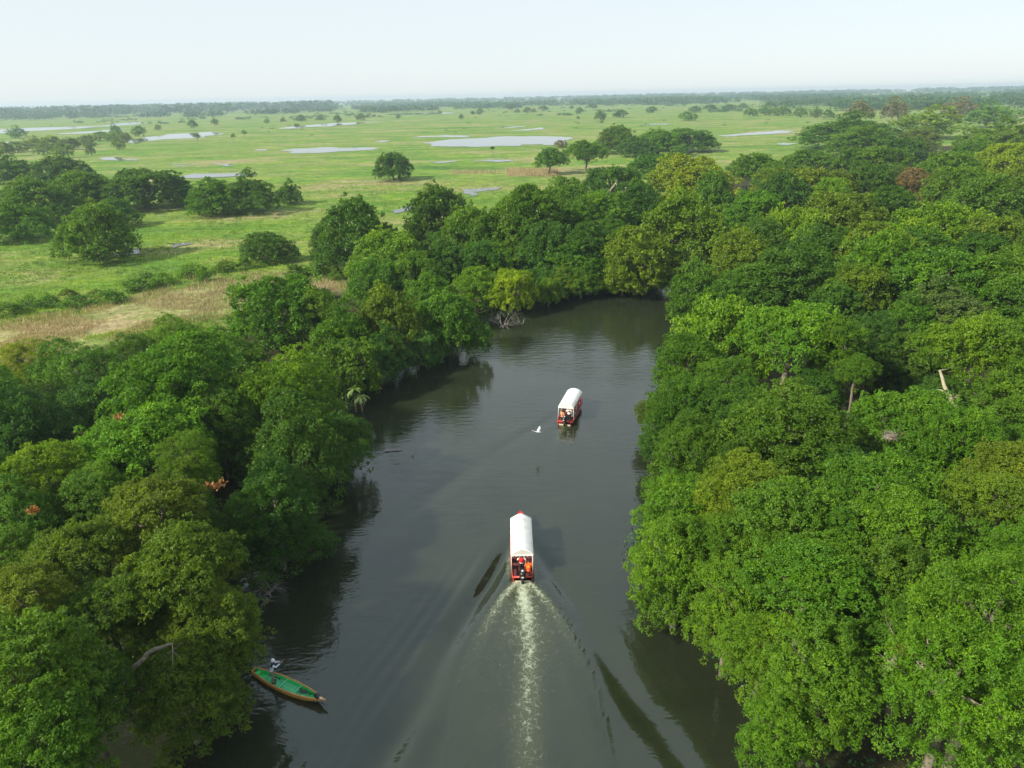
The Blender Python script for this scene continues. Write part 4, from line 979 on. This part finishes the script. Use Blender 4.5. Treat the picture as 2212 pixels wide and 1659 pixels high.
def passenger_boat(loc, rz, L, beam, ya, yb, ze, rise, power, rib, label, bow_mat, hw, full=2.4):
    root = empty('passenger_boat', (loc[0], loc[1], 0.0), rz); tag(root, label, 'boat', 'canopied passenger boats on the river')
    S = hull_sections(L, beam, bow_full=full)
    h = hull_part(S).build('hull', M_RED, root, True)
    sv = [q for q in S if q[0] < .05]
    w0 = S[0][1]
    MB().box((0, -.012, .02), (w0 * 1.5, .02, .26)).build('boot_stripe', M_CREAM, h)
    inner_part(S).build('interior', M_MAROON, root)
    gunwale_part(S).build('gunwale', M_RED, root, True)
    T = [q for q in S if q[0] > L * .76]                     # bow deck
    v = []; f = []
    for y, w, zs, zb in T: v += [(-w + .03, y, zs + .012), (0, y, zs + .05), (w - .03, y, zs + .012)]
    for i in range(len(T) - 1):
        b = i * 3; f += [(b, b + 1, b + 4, b + 3), (b + 1, b + 2, b + 5, b + 4)]
    MB().add(v, f).build('bow_deck', bow_mat, root)
    for k, y in enumerate(np.linspace(1.55, L * .7, 6)): MB().box((0, y, .40), (beam * .86, .28, .05)).build('bench', M_MAROON, root)
    MB().box((-beam * .33, .62, .36), (.24, .8, .05)).build('side_seat', M_MAROON, root); MB().box((beam * .33, .62, .36), (.24, .8, .05)).build('side_seat', M_MAROON, root)
    for s in (-1, 1):
        for y in np.linspace(ya + .03, yb - .05, 4):
            MB().tube([(s * (beam / 2 - .07), y, .42), (s * (hw - .04), y, ze + .03)], .026, 8).build('canopy_post', M_POST, root, True)
    canopy_parts(root, ya, yb, hw, ze, rise, power, rib)
    MB().tube([(-w0 * .9, .06, .44), (0, .03, .45), (w0 * .9, .06, .44)], [.05, .06, .05], 8).build('transom_rail', M_RED, root, True)
    motor(root); return root
boat1 = passenger_boat(B1, B1_RZ, 7.9, 1.66, 0.60, 5.25, 1.93, 0.42, 1.45, 5, 'near red passenger boat with ridged white canopy pulling a foamy wake', M_BRIGHTRED, 0.80, 3.6)
boat2 = passenger_boat(B2, B2_RZ, 7.0, 1.84, 0.50, 4.95, 1.88, 0.36, 2.4, 6, 'far red passenger boat with rounded white canopy and bright red bow', M_BRIGHTRED, 0.81)

# ------------------------------------------------------------------ the green canoe
M_CANOE = paint('yellow_canoe_side', (0.48, 0.27, 0.055), 0.5, 0.2, 4, dirt=(0.28, 0.16, 0.05)); M_RIM = paint('orange_brown_rim', (0.52, 0.25, 0.08), 0.55, 0.2, 5, dirt=(0.36, 0.18, 0.07))
M_GREEN = paint('green_inside', (0.05, 0.66, 0.19), 0.5, 0.15, 3, dirt=(0.05, 0.46, 0.18)); M_PLANK = paint('teal_planks', (0.10, 0.58, 0.28), 0.65, 0.25, 4, dirt=(0.10, 0.36, 0.20))
M_GAP_SHADE = paint('plank_gap_shade', (0.012, 0.06, 0.04), 0.5, 0.3, 4); M_PADDLE = paint('dark_paddle', (0.02, 0.045, 0.035), 0.6, 0.2, 5); M_WHITE = paint('white_plastic', (0.75, 0.72, 0.66), 0.5, 0.1, 6)
cs, cb = at(548, 1445, .35)[0], at(703, 1512, .5)[0]; ch_ = cb - cs; CL = float(np.hypot(ch_[0], ch_[1])); C_RZ = math.atan2(-ch_[0], ch_[1])
canoe = empty('canoe', (cs[0], cs[1], 0.05), C_RZ); tag(canoe, 'long wooden canoe with green inside and orange rim by the left bank', 'canoe')
S = hull_sections(CL, 0.90, tr=0.42, bow_full=2.2, zs0=0.24, zs1=0.20, n=24, bowmin=0.04)
S = [(y, w if y / CL > .4 else 0.45 * (0.42 + 0.58 * math.sin(min(1, y / CL / .42) * math.pi / 2) ** 1.1), zs + .10 * max(0, (.3 - y / CL)), zb) for y, w, zs, zb in S]
hull_part(S, .86).build('hull', M_CANOE, canoe, True); inner_part(S, .06, .04).build('inner_side', M_GREEN, canoe); gunwale_part(S, .045).build('rim', M_RIM, canoe, True)
T = [q for q in S if .85 < q[0] < CL - .65]; v = []; f = []
for y, w, zs, zb in T: v += [(-(w - .06) * .86, y, .046), ((w - .06) * .86, y, .046)]
for i in range(len(T) - 1): f.append((i * 2, i * 2 + 1, i * 2 + 3, i * 2 + 2))
MB().add(v, f).build('gap_shade_sheet', M_GAP_SHADE, canoe)  # added dark sheet: shade between the planks put into its colour
for k in range(6):
    x = (k - 2.5) * .105; lim = [y for y, w, zs, zb in S if (w - .06) * .88 > abs(x) + .06 and .9 < y < CL - .7]
    MB().box((x, (min(lim) + max(lim)) / 2, .062 + .004 * (k % 2)), (.076, max(lim) - min(lim), .022)).build('plank', M_PLANK, canoe)
for y in (2.35, 3.45): MB().box((0, y, .21), (.76, .07, .04)).build('thwart', M_PLANK, canoe)
for nm, lo, hi in (('stern_deck', .08, .62), ('bow_deck', CL - .75, CL - .2)):
    T = [q for q in S if lo <= q[0] <= hi]; v = []; f = []
    for y, w, zs, zb in T: v += [(-(w - .05), y, zs - .07), (w - .05, y, zs - .07), (-(w - .05), y, zs - .10), (w - .05, y, zs - .10)]
    for i in range(len(T) - 1): b = i * 4; f += [(b, b + 1, b + 5, b + 4), (b + 2, b + 6, b + 7, b + 3)]
    e = (len(T) - 1) * 4; f += [(0, 2, 3, 1), (e, e + 1, e + 3, e + 2)]
    MB().add(v, f).build(nm, M_GREEN, canoe)
cM = canoe.matrix_basis.copy()
pad = empty('paddle', cM @ Vector((-.1, 3.6, .16)), C_RZ + .12); tag(pad, 'dark wooden paddle lying in the bow of the canoe', 'paddle')
MB().tube([(0, .5, 0), (0, 1.75, .12)], .022, 7).build('shaft', M_PADDLE, pad, True)
MB().add([(-.03, .52, .02), (-.11, .3, 0), (-.10, 0, 0), (0, -.06, 0), (.10, 0, 0), (.11, .3, 0), (.03, .52, .02)] + [(-.03, .52, -.01), (-.11, .3, -.025), (-.10, 0, -.025), (0, -.06, -.025), (.10, 0, -.025), (.11, .3, -.025), (.03, .52, -.01)],
         [tuple(range(7)), tuple(reversed(range(7, 14)))] + [(i, 7 + i, 7 + (i + 1) % 7, (i + 1) % 7) for i in range(7)]).build('blade', M_PADDLE, pad)
bag = empty('bag', cM @ Vector((.0, CL - .55, .42)), C_RZ); tag(bag, 'black cloth bundle with a white bottle in the canoe bow', 'bundle')
bm_ = MB(); bm_.ball((0, -.05, .08), (.16, .22, .10)); bm_.ball((.1, .08, .08), (.10, .12, .09)); remeshed(bm_, 'cloth', M_BLACK, .02, bag)
MB().tube([(.05, .16, .08), (.05, .30, .08), (.05, .36, .08)], [.05, .05, .02], 9).build('bottle', M_WHITE, bag, True)

# ------------------------------------------------------------------ people
def cloth(name, col): return paint(name, col, 0.85, 0.12, 9, bump=0.3, spec=0.15)
M_SKIN = paint('skin', (0.30, 0.16, 0.10), 0.55, 0.06, 8); M_HAIR = paint('dark_hair', (0.015, 0.012, 0.010), 0.5, 0.2, 20); M_EYE = paint('eye', (0.03, 0.02, 0.015), 0.2, 0.05, 9)
M_SHOE = cloth('dark_shoe', (0.03, 0.03, 0.035))
def person(label, loc, rz, J, shirt, trousers, sleeve=1.0, vest=None, hat=None, extra=None):
    g = lambda k: np.array(J[k], float)
    hands = []
    B = MB(); hd = g('head')
    B.ball(hd, (.074, .092, .115), 14, 10); B.ball(hd + np.array([0, .085, -.045]), (.045, .03, .05), 8, 6); B.ball(hd + np.array([0, .098, -.012]), (.014, .022, .02), 6, 5)
    for s in (-1, 1): B.ball(hd + np.array([s * .076, 0, -.005]), (.012, .02, .03), 6, 5)
    B.tube([g('neck') - np.array([0, 0, .06]), hd - np.array([0, 0, .07])], [.058, .052], 10)
    B.ball(g('chest'), (.168, .11, .18)); B.ball((g('chest') + g('pelvis')) / 2, (.145, .10, .16)); B.ball(g('pelvis'), (.16, .115, .125))
    for s, k in ((-1, 'l'), (1, 'r')):
        sh, el, wr, hp, kn, an, to = (g(q + k) for q in ('sh_', 'el_', 'wr_', 'hip_', 'kn_', 'an_', 'toe_'))
        B.ball(sh, .068); B.tube([sh, el, wr], [.052, .043, .030], 10); B.ball(el, .043)
        d = unit(wr - el); side = unit(np.cross(d, np.array([0, 0, 1.0]) if abs(d[2]) < .9 else np.array([0, 1.0, 0]))); nrm = np.cross(side, d)
        pm = wr + d * .05; B.tube([wr, wr + d * .03, wr + d * .095], [.027, .036, .038], 8)
        for q, (off, ln) in enumerate(((-.030, .062), (-.010, .075), (.010, .078), (.030, .068))):
            b0 = wr + d * .09 + side * off; m1 = b0 + d * ln * .55 - nrm * .012; B.tube([b0 - d * .02, b0, m1, m1 + d * ln * .4 - nrm * .03], [.011, .0115, .0105, .009], 6)
        tb = wr + d * .035 + side * (-.034 * s); B.tube([tb, tb + d * .035 + side * (-.03 * s), tb + d * .065 + side * (-.034 * s) - nrm * .012], [.014, .0125, .010], 6)
        B.tube([hp, kn, an], [.086, .062, .042], 10); B.ball(kn, .060); B.tube([an, (an + to) / 2 + np.array([0, 0, .0]), to], [.045, .042, .03], 8)
    body = remeshed(B, 'person', M_SKIN, .0115, None, 1); body.location = loc; body.rotation_euler = (0, 0, rz); tag(body, label, 'person')
    C = MB(); C.ball(g('chest'), (.186, .128, .195)); C.ball((g('chest') + g('pelvis')) / 2, (.165, .122, .17)); C.ball(g('pelvis') + np.array([0, 0, .03]), (.176, .132, .10))
    C.tube([g('neck') - np.array([0, 0, .09]), g('neck') - np.array([0, 0, .015])], [.085, .07], 10)
    for k in 'lr':
        sh, el, wr = g('sh_' + k), g('el_' + k), g('wr_' + k); C.ball(sh, .084)
        end = el + (wr - el) * .9 if sleeve >= 1 else sh + (el - sh) * .8
        C.tube([sh, el, end] if sleeve >= 1 else [sh, end], [.070, .060, .048] if sleeve >= 1 else [.072, .066], 10)
        if sleeve >= 1: C.ball(el, .060)
    remeshed(C, 'shirt', shirt, .018, body, 2)
    D = MB(); D.ball(g('pelvis') - np.array([0, 0, .02]), (.172, .128, .12))
    for k in 'lr':
        hp, kn, an = g('hip_' + k), g('kn_' + k), g('an_' + k); D.tube([hp, kn, kn + (an - kn) * .92], [.102, .080, .066], 10); D.ball(kn, .080)
    remeshed(D, 'trousers', trousers, .018, body, 2)
    for k in 'lr':
        an, to = g('an_' + k), g('toe_' + k); E_ = MB(); E_.tube([an + np.array([0, 0, .02]), an - np.array([0, 0, .02]), (an + to) / 2 - np.array([0, 0, .005]), to + unit(to - an) * .03], [.052, .055, .05, .034], 9); E_.build('shoe', M_SHOE, body, True)
    for s in (-1, 1): MB().ball(hd + np.array([s * .03, .083, .012]), (.012, .008, .009), 6, 5).build('eye', M_EYE, body, True)
    H_ = MB(); H_.ball(hd + np.array([0, -.016, .03]), (.083, .094, .098), 12, 8)
    hair = H_.build('hair', M_HAIR, body, True)
    if hat is not None:
        K = MB(); z = hd + np.array([0, 0, .06]); K.tube([z + np.array([0, 0, -.005]), z + np.array([0, 0, .03]), z + np.array([0, 0, .085]), z + np.array([0, 0, .105])], [.098, .094, .082, .03], 14)
        K.tube([z + np.array([0, 0, -.02]), z + np.array([0, 0, .0]), z + np.array([0, 0, .004])], [.135, .125, .10], 16); K.build('hat', hat, body, True)
    if vest is not None:
        W = MB(); W.ball(g('chest') + np.array([0, 0, .0]), (.205, .165, .20)); W.ball((g('chest') * .55 + g('pelvis') * .45), (.205, .17, .17))
        vo = remeshed(W, 'life_vest', vest, .018, body, 2)
        ax = unit(g('chest') - g('pelvis')); c0 = g('chest') * .5 + g('pelvis') * .5
        for k in (-.05, .07):
            ring = [c0 + ax * k + np.array([math.cos(a) * .212, math.sin(a) * .178, 0]) for a in np.linspace(0, 6.283, 25)]
            MB().tube(ring, .012, 5, False).build('strap', M_BLACK, vo)
    if extra: extra(body, g)
    return body
def standing(**kw):
    J = dict(pelvis=(0, 0, .93), chest=(0, .01, 1.26), neck=(0, .01, 1.47), head=(0, .03, 1.60))
    for s, k in ((-1, 'l'), (1, 'r')):
        J.update({'hip_' + k: (s * .09, 0, .90), 'kn_' + k: (s * .105, .03, .49), 'an_' + k: (s * .11, -.02, .085), 'toe_' + k: (s * .125, .14, .045), 'sh_' + k: (s * .185, .0, 1.39), 'el_' + k: (s * .25, -.02, 1.12), 'wr_' + k: (s * .24, .12, .90)})
    J.update(kw); return J
def sitting(lean=.06, **kw):
    J = dict(pelvis=(0, 0, .53), chest=(0, lean, .86), neck=(0, lean * 1.3, 1.07), head=(0, lean * 1.5 + .02, 1.20))
    for s, k in ((-1, 'l'), (1, 'r')):
        J.update({'hip_' + k: (s * .10, .03, .52), 'kn_' + k: (s * .13, .42, .50), 'an_' + k: (s * .13, .40, .085), 'toe_' + k: (s * .14, .56, .045), 'sh_' + k: (s * .185, lean, .99), 'el_' + k: (s * .26, lean + .02, .74), 'wr_' + k: (s * .17, .30, .60)})
    J.update(kw); return J
M_PALESHIRT = cloth('pale_blue_shirt', (0.60, 0.66, 0.78)); M_GREYTRO = cloth('grey_brown_trousers', (0.19, 0.17, 0.15)); M_CAP = cloth('white_cap', (0.68, 0.72, 0.76)); M_NAVY = cloth('navy_collar', (0.02, 0.025, 0.06))
M_WSHIRT = cloth('white_shirt', (0.76, 0.72, 0.70)); M_DARKTRO = cloth('dark_trousers', (0.03, 0.022, 0.03)); M_REDVEST = cloth('red_vest', (0.72, 0.03, 0.025)); M_ORANGE = cloth('orange_vest', (0.90, 0.13, 0.02)); M_PEACH = cloth('peach_shirt', (0.62, 0.30, 0.16)); M_GREYSHIRT = cloth('grey_shirt', (0.34, 0.33, 0.33)); M_EMBLEM = cloth('maroon_emblem', (0.30, 0.07, 0.07))
M_YEL = cloth('yellow_patch', (0.85, 0.62, 0.05))
def navy(body, g):
    K = MB(); K.tube([g('neck') - np.array([0, 0, .075]), g('neck') - np.array([0, -.0, .0])], [.125, .082], 12); K.build('collar', M_NAVY, body, True)
    for k in 'lr': MB().ball(g('sh_' + k) + np.array([0, 0, .012]), (.092, .088, .082)).build('shoulder_patch', M_NAVY, body, True)
foot, _ = at(591, 1474, .14)
person('person in pale shirt and white hat standing in the canoe with arms stretched out', (foot[0], foot[1], .14), -R(78),
       standing(chest=(0, .07, 1.25), neck=(0, .12, 1.45), head=(0, .17, 1.57), sh_l=(-.185, .09, 1.38), sh_r=(.185, .09, 1.38), el_l=(-.16, .34, 1.32), el_r=(.18, .33, 1.26), wr_l=(-.04, .56, 1.40), wr_r=(.05, .56, 1.36), kn_l=(-.11, .06, .49), kn_r=(.11, .05, .49)), M_PALESHIRT, M_GREYTRO, 1.0, None, M_CAP, navy)
m1 = boat1.matrix_basis.copy(); m2 = boat2.matrix_basis.copy()
person('person in red life vest and white shirt steering at the rear of the near boat', tuple(m1 @ Vector((-.03, .86, .11))), B1_RZ,
       standing(el_l=(-.31, -.02, 1.15), wr_l=(-.28, .14, 1.02), el_r=(.31, -.04, 1.14), wr_r=(.30, -.10, .92)), M_WSHIRT, M_DARKTRO, .6, M_REDVEST)
def patch(body, g): MB().box(g('chest') + np.array([0, -.172, .04]), (.12, .02, .06)).build('reflective_patch', M_YEL, body)
person('person in orange life vest seated at the right rear of the near boat', tuple(m1 @ Vector((.45, .62, -.02))), B1_RZ - .1, sitting(.16), M_ORANGE, M_DARKTRO, .6, M_ORANGE, None, patch)
def emblem(body, g): MB().tube([g('chest') + np.array([0, -.128, .03]), g('chest') + np.array([0, -.152, .03])], [.105, .10], 14).build('back_emblem', M_EMBLEM, body, True)
person('person in white shirt with maroon round back emblem standing in the far boat', tuple(m2 @ Vector((.30, .72, .11))), B2_RZ + .1, standing(el_l=(-.33, .0, 1.16), wr_l=(-.26, .16, 1.04), el_r=(.33, .0, 1.16), wr_r=(.30, .16, 1.02)), M_WSHIRT, M_DARKTRO, .6, None, None, emblem)
person('person in peach shirt seated at the left rear of the far boat', tuple(m2 @ Vector((-.50, .95, .0))), B2_RZ - .5, sitting(.05), M_PEACH, M_DARKTRO, 1.0)
person('person in grey shirt seated beside the right rail of the far boat', tuple(m2 @ Vector((.62, 1.25, .0))), B2_RZ, sitting(.05), M_GREYSHIRT, M_DARKTRO, .6)

# ------------------------------------------------------------------ egret, driftwood, fence posts
M_FEATHER = paint('white_feathers', (0.46, 0.49, 0.52), 0.8, 0.05, 12); M_BILL = paint('yellow_bill', (0.55, 0.35, 0.05), 0.4, 0.1, 9); M_LEGS = paint('dark_legs', (0.05, 0.05, 0.04), 0.6, 0.1, 9)
p, _ = at(1162, 933, 2.0)
E_ = MB(); E_.tube([(.30, 0, 0), (.20, 0, 0), (.05, 0, 0), (-.12, 0, .0), (-.22, 0, .02), (-.34, 0, .05), (-.47, 0, .07), (-.52, 0, .075), (-.56, 0, .07)], [.02, .045, .062, .06, .035, .020, .018, .028, .02], 10)
def wing(mb, s, lift):
    for j, (a0, a1, z0, z1, c0, c1) in enumerate(((.04, .26, .0, .5, .24, .26), (.24, .52, .5, 1.0, .26, .13))):
        n = 4; 
        for k in range(n):
            t0, t1 = k / n, (k + 1) / n; y0, y1 = a0 + (a1 - a0) * t0, a0 + (a1 - a0) * t1; L0, L1 = c0 + (c1 - c0) * t0, c0 + (c1 - c0) * t1
            h0, h1 = lift * (z0 + (z1 - z0) * t0), lift * (z0 + (z1 - z0) * t1); x0, x1 = -.12 + .25 * y0 * j, -.12 + .25 * y1 * j
            v = [(x0, s * y0, h0 + .03), (x0 + L0, s * y0, h0 + .012), (x1 + L1, s * y1, h1 + .012), (x1, s * y1, h1 + .03)]
            mb.add(v + [(q[0], q[1], q[2] - .02) for q in v], [(0, 1, 2, 3), (7, 6, 5, 4), (0, 4, 5, 1), (1, 5, 6, 2), (2, 6, 7, 3), (3, 7, 4, 0)])
wing(E_, 1, .34); wing(E_, -1, .20)
eg = remeshed(E_, 'egret', M_FEATHER, .011, None, 1); eg.location = tuple(p); eg.rotation_euler = (0, 0, -R(14)); tag(eg, 'white egret flying low over the water behind the far boat', 'bird')
MB().tube([(-.555, 0, .072), (-.61, 0, .066), (-.66, 0, .06)], [.014, .009, .003], 6).build('bill', M_BILL, eg, True)
for s in (-1, 1): MB().tube([(.26, s * .02, -.02), (.45, s * .02, -.03), (.56, s * .025, -.03)], [.010, .007, .010], 5).build('leg', M_LEGS, eg, True)
for s in (-1, 1): MB().ball((-.53, s * .026, .085), .006, 6, 5).build('eye', M_LEGS, eg, True)

a, b_ = at(831, 975)[0], at(870, 973)[0]; lg = MB(); d = b_ - a
lg.tube([a + np.array([0, 0, .0]), a + d * .06 + np.array([0, 0, .06]), a + d * .4 + np.array([0, -.03, .03]), a + d * .75 + np.array([0, 0, .05]), b_ + np.array([0, 0, .03])], [.10, .13, .10, .085, .05], 9)
lg.tube([a + d * .03, a + np.array([-.1, -.28, .05]), a + np.array([-.06, -.4, .02])], [.09, .07, .03], 7); lg.tube([a + d * .02, a + np.array([-.22, .16, .10])], [.07, .03], 7)
tag(remeshed(lg, 'log', M_DEAD, .03, None, 1), 'pale floating log with a stubby root off the left bank', 'log')
a = at(889, 985)[0]; st_ = MB()
st_.tube([a + np.array([0, 0, -.05]), a + np.array([.12, .22, .12]), a + np.array([.22, .36, .2])], [.05, .04, .02], 7); st_.tube([a + np.array([-.02, 0, -.02]), a + np.array([.16, -.28, .05]), a + np.array([.30, -.62, .02])], [.05, .05, .035], 7); st_.tube([a, a + np.array([-.25, .03, .0])], [.03, .02], 6)
tag(remeshed(st_, 'forked_stick', M_BARK, .018, None, 1), 'dark forked stick poking out of the water right of the log', 'stick')
a = at(470, 1560, 3.0)[0]; 
FP = [(318, 566), (330, 563), (345, 562), (352, 560), (366, 560), (382, 560), (398, 561), (428, 561), (455, 563), (482, 566)]
for i, (x, y) in enumerate(FP):
    q = at(x, y, .6)[0]; mb = MB(); h = random.uniform(1.3, 1.7); mb.tube([(0, 0, -.3), (.02, 0, h * .5), (random.uniform(-.1, .1), random.uniform(-.1, .1), h)], [.09, .085, .07], 6)
    o = mb.build('fence_post', M_BARK, None, True); o.location = (q[0], q[1], .55); tag(o, '%s thin weathered post from the left in the fence line by the lone round tree' % 'first second third fourth fifth sixth seventh eighth ninth tenth'.split()[i], 'post', 'weathered fence posts in the marsh')

# ------------------------------------------------------------------ labels that say which tree
ORD = 'first second third fourth fifth sixth seventh eighth ninth tenth eleventh twelfth thirteenth fourteenth fifteenth sixteenth seventeenth eighteenth nineteenth twentieth'.split()
def ordn(i):
    if i < 20: return ORD[i]
    t = {2: 'twenty', 3: 'thirty', 4: 'forty', 5: 'fifty'}[(i + 1) // 10]
    return t + '-' + ORD[(i + 1) % 10 - 1] if (i + 1) % 10 else {20: 'twentieth', 30: 'thirtieth', 40: 'fortieth', 50: 'fiftieth'}[i + 1]
FORMW = {'dome': 'domed', 'bush': 'bushy', 'feather': 'feathery'}
BANDS = [(33, 'beside the foamy wake'), (40, 'just behind the near boat'), (50, 'level with the near boat'), (60, 'between the two boats'), (74, 'level with the far boat'), (95, 'short of the river bend'), (118, 'at the river bend'), (150, 'just past the bend'), (200, 'behind the bend'), (300, 'deep behind the bend'), (9e9, 'near the far marsh')]
groups = {}
for t in TREES:
    if t['label']: tag(t['root'], t['label'], 'tree' if t['h'] > 4.5 else 'shrub', t['group']); continue
    if t['group'] in ('trees on the left bank', 'trees in the woods on the right', 'trees on the right bank'):
        side = 'left' if 'left' in t['group'] else 'right'
        band = next(n for lim, n in BANDS if t['y'] < lim); groups.setdefault((side, band), []).append(t)
for (side, band), L in groups.items():
    dist = poly_sdf(np.array([[t['x'], t['y']] for t in L]), RIVER)
    for i, k in enumerate(np.argsort(dist)):
        t = L[k]; kind = 'tree' if t['h'] > 4.5 else 'shrub'
        tag(t['root'], f"{WORD[t['col']]} {FORMW[t['form']]} {kind} {band}, {side} bank, {ordn(i)} from water", kind, t['group'])
for recs, fmt, kind in ((SHRUB_RECS, '{c} low shrub, {o} from the left along the dry grass belt', 'shrub'), (FAR_RECS, 'distant {c} tree, {o} from the left of those dotting the far marsh', 'tree'), (WILLOW_RECS, '{c} tree, {o} from the left in the willowy grove between left ponds', 'tree')):
    for i, t in enumerate(sorted(recs, key=lambda q: q['x'] / max(q['y'], 1))): tag(t['root'], fmt.format(c=WORD[t['col']], o=ordn(i)), kind, t['group'])

# ------------------------------------------------------------------ haze over the plain
hm = MB().box((0, 0, 19.5), (10400, 10400, 45.0))
m, nt, out = new_mat('haze')
pv = N(nt, 'ShaderNodeVolumePrincipled'); pv.inputs['Density'].default_value = 0.00019
pv.inputs['Color'].default_value = (0.66, 0.86, 1.0, 1); pv.inputs['Anisotropy'].default_value = 0.2
nt.links.new(pv.outputs[0], out.inputs['Volume'])
hz_ = hm.build('haze', m); tag(hz_, 'thin pale haze lying over the whole plain', 'haze', kind='stuff')
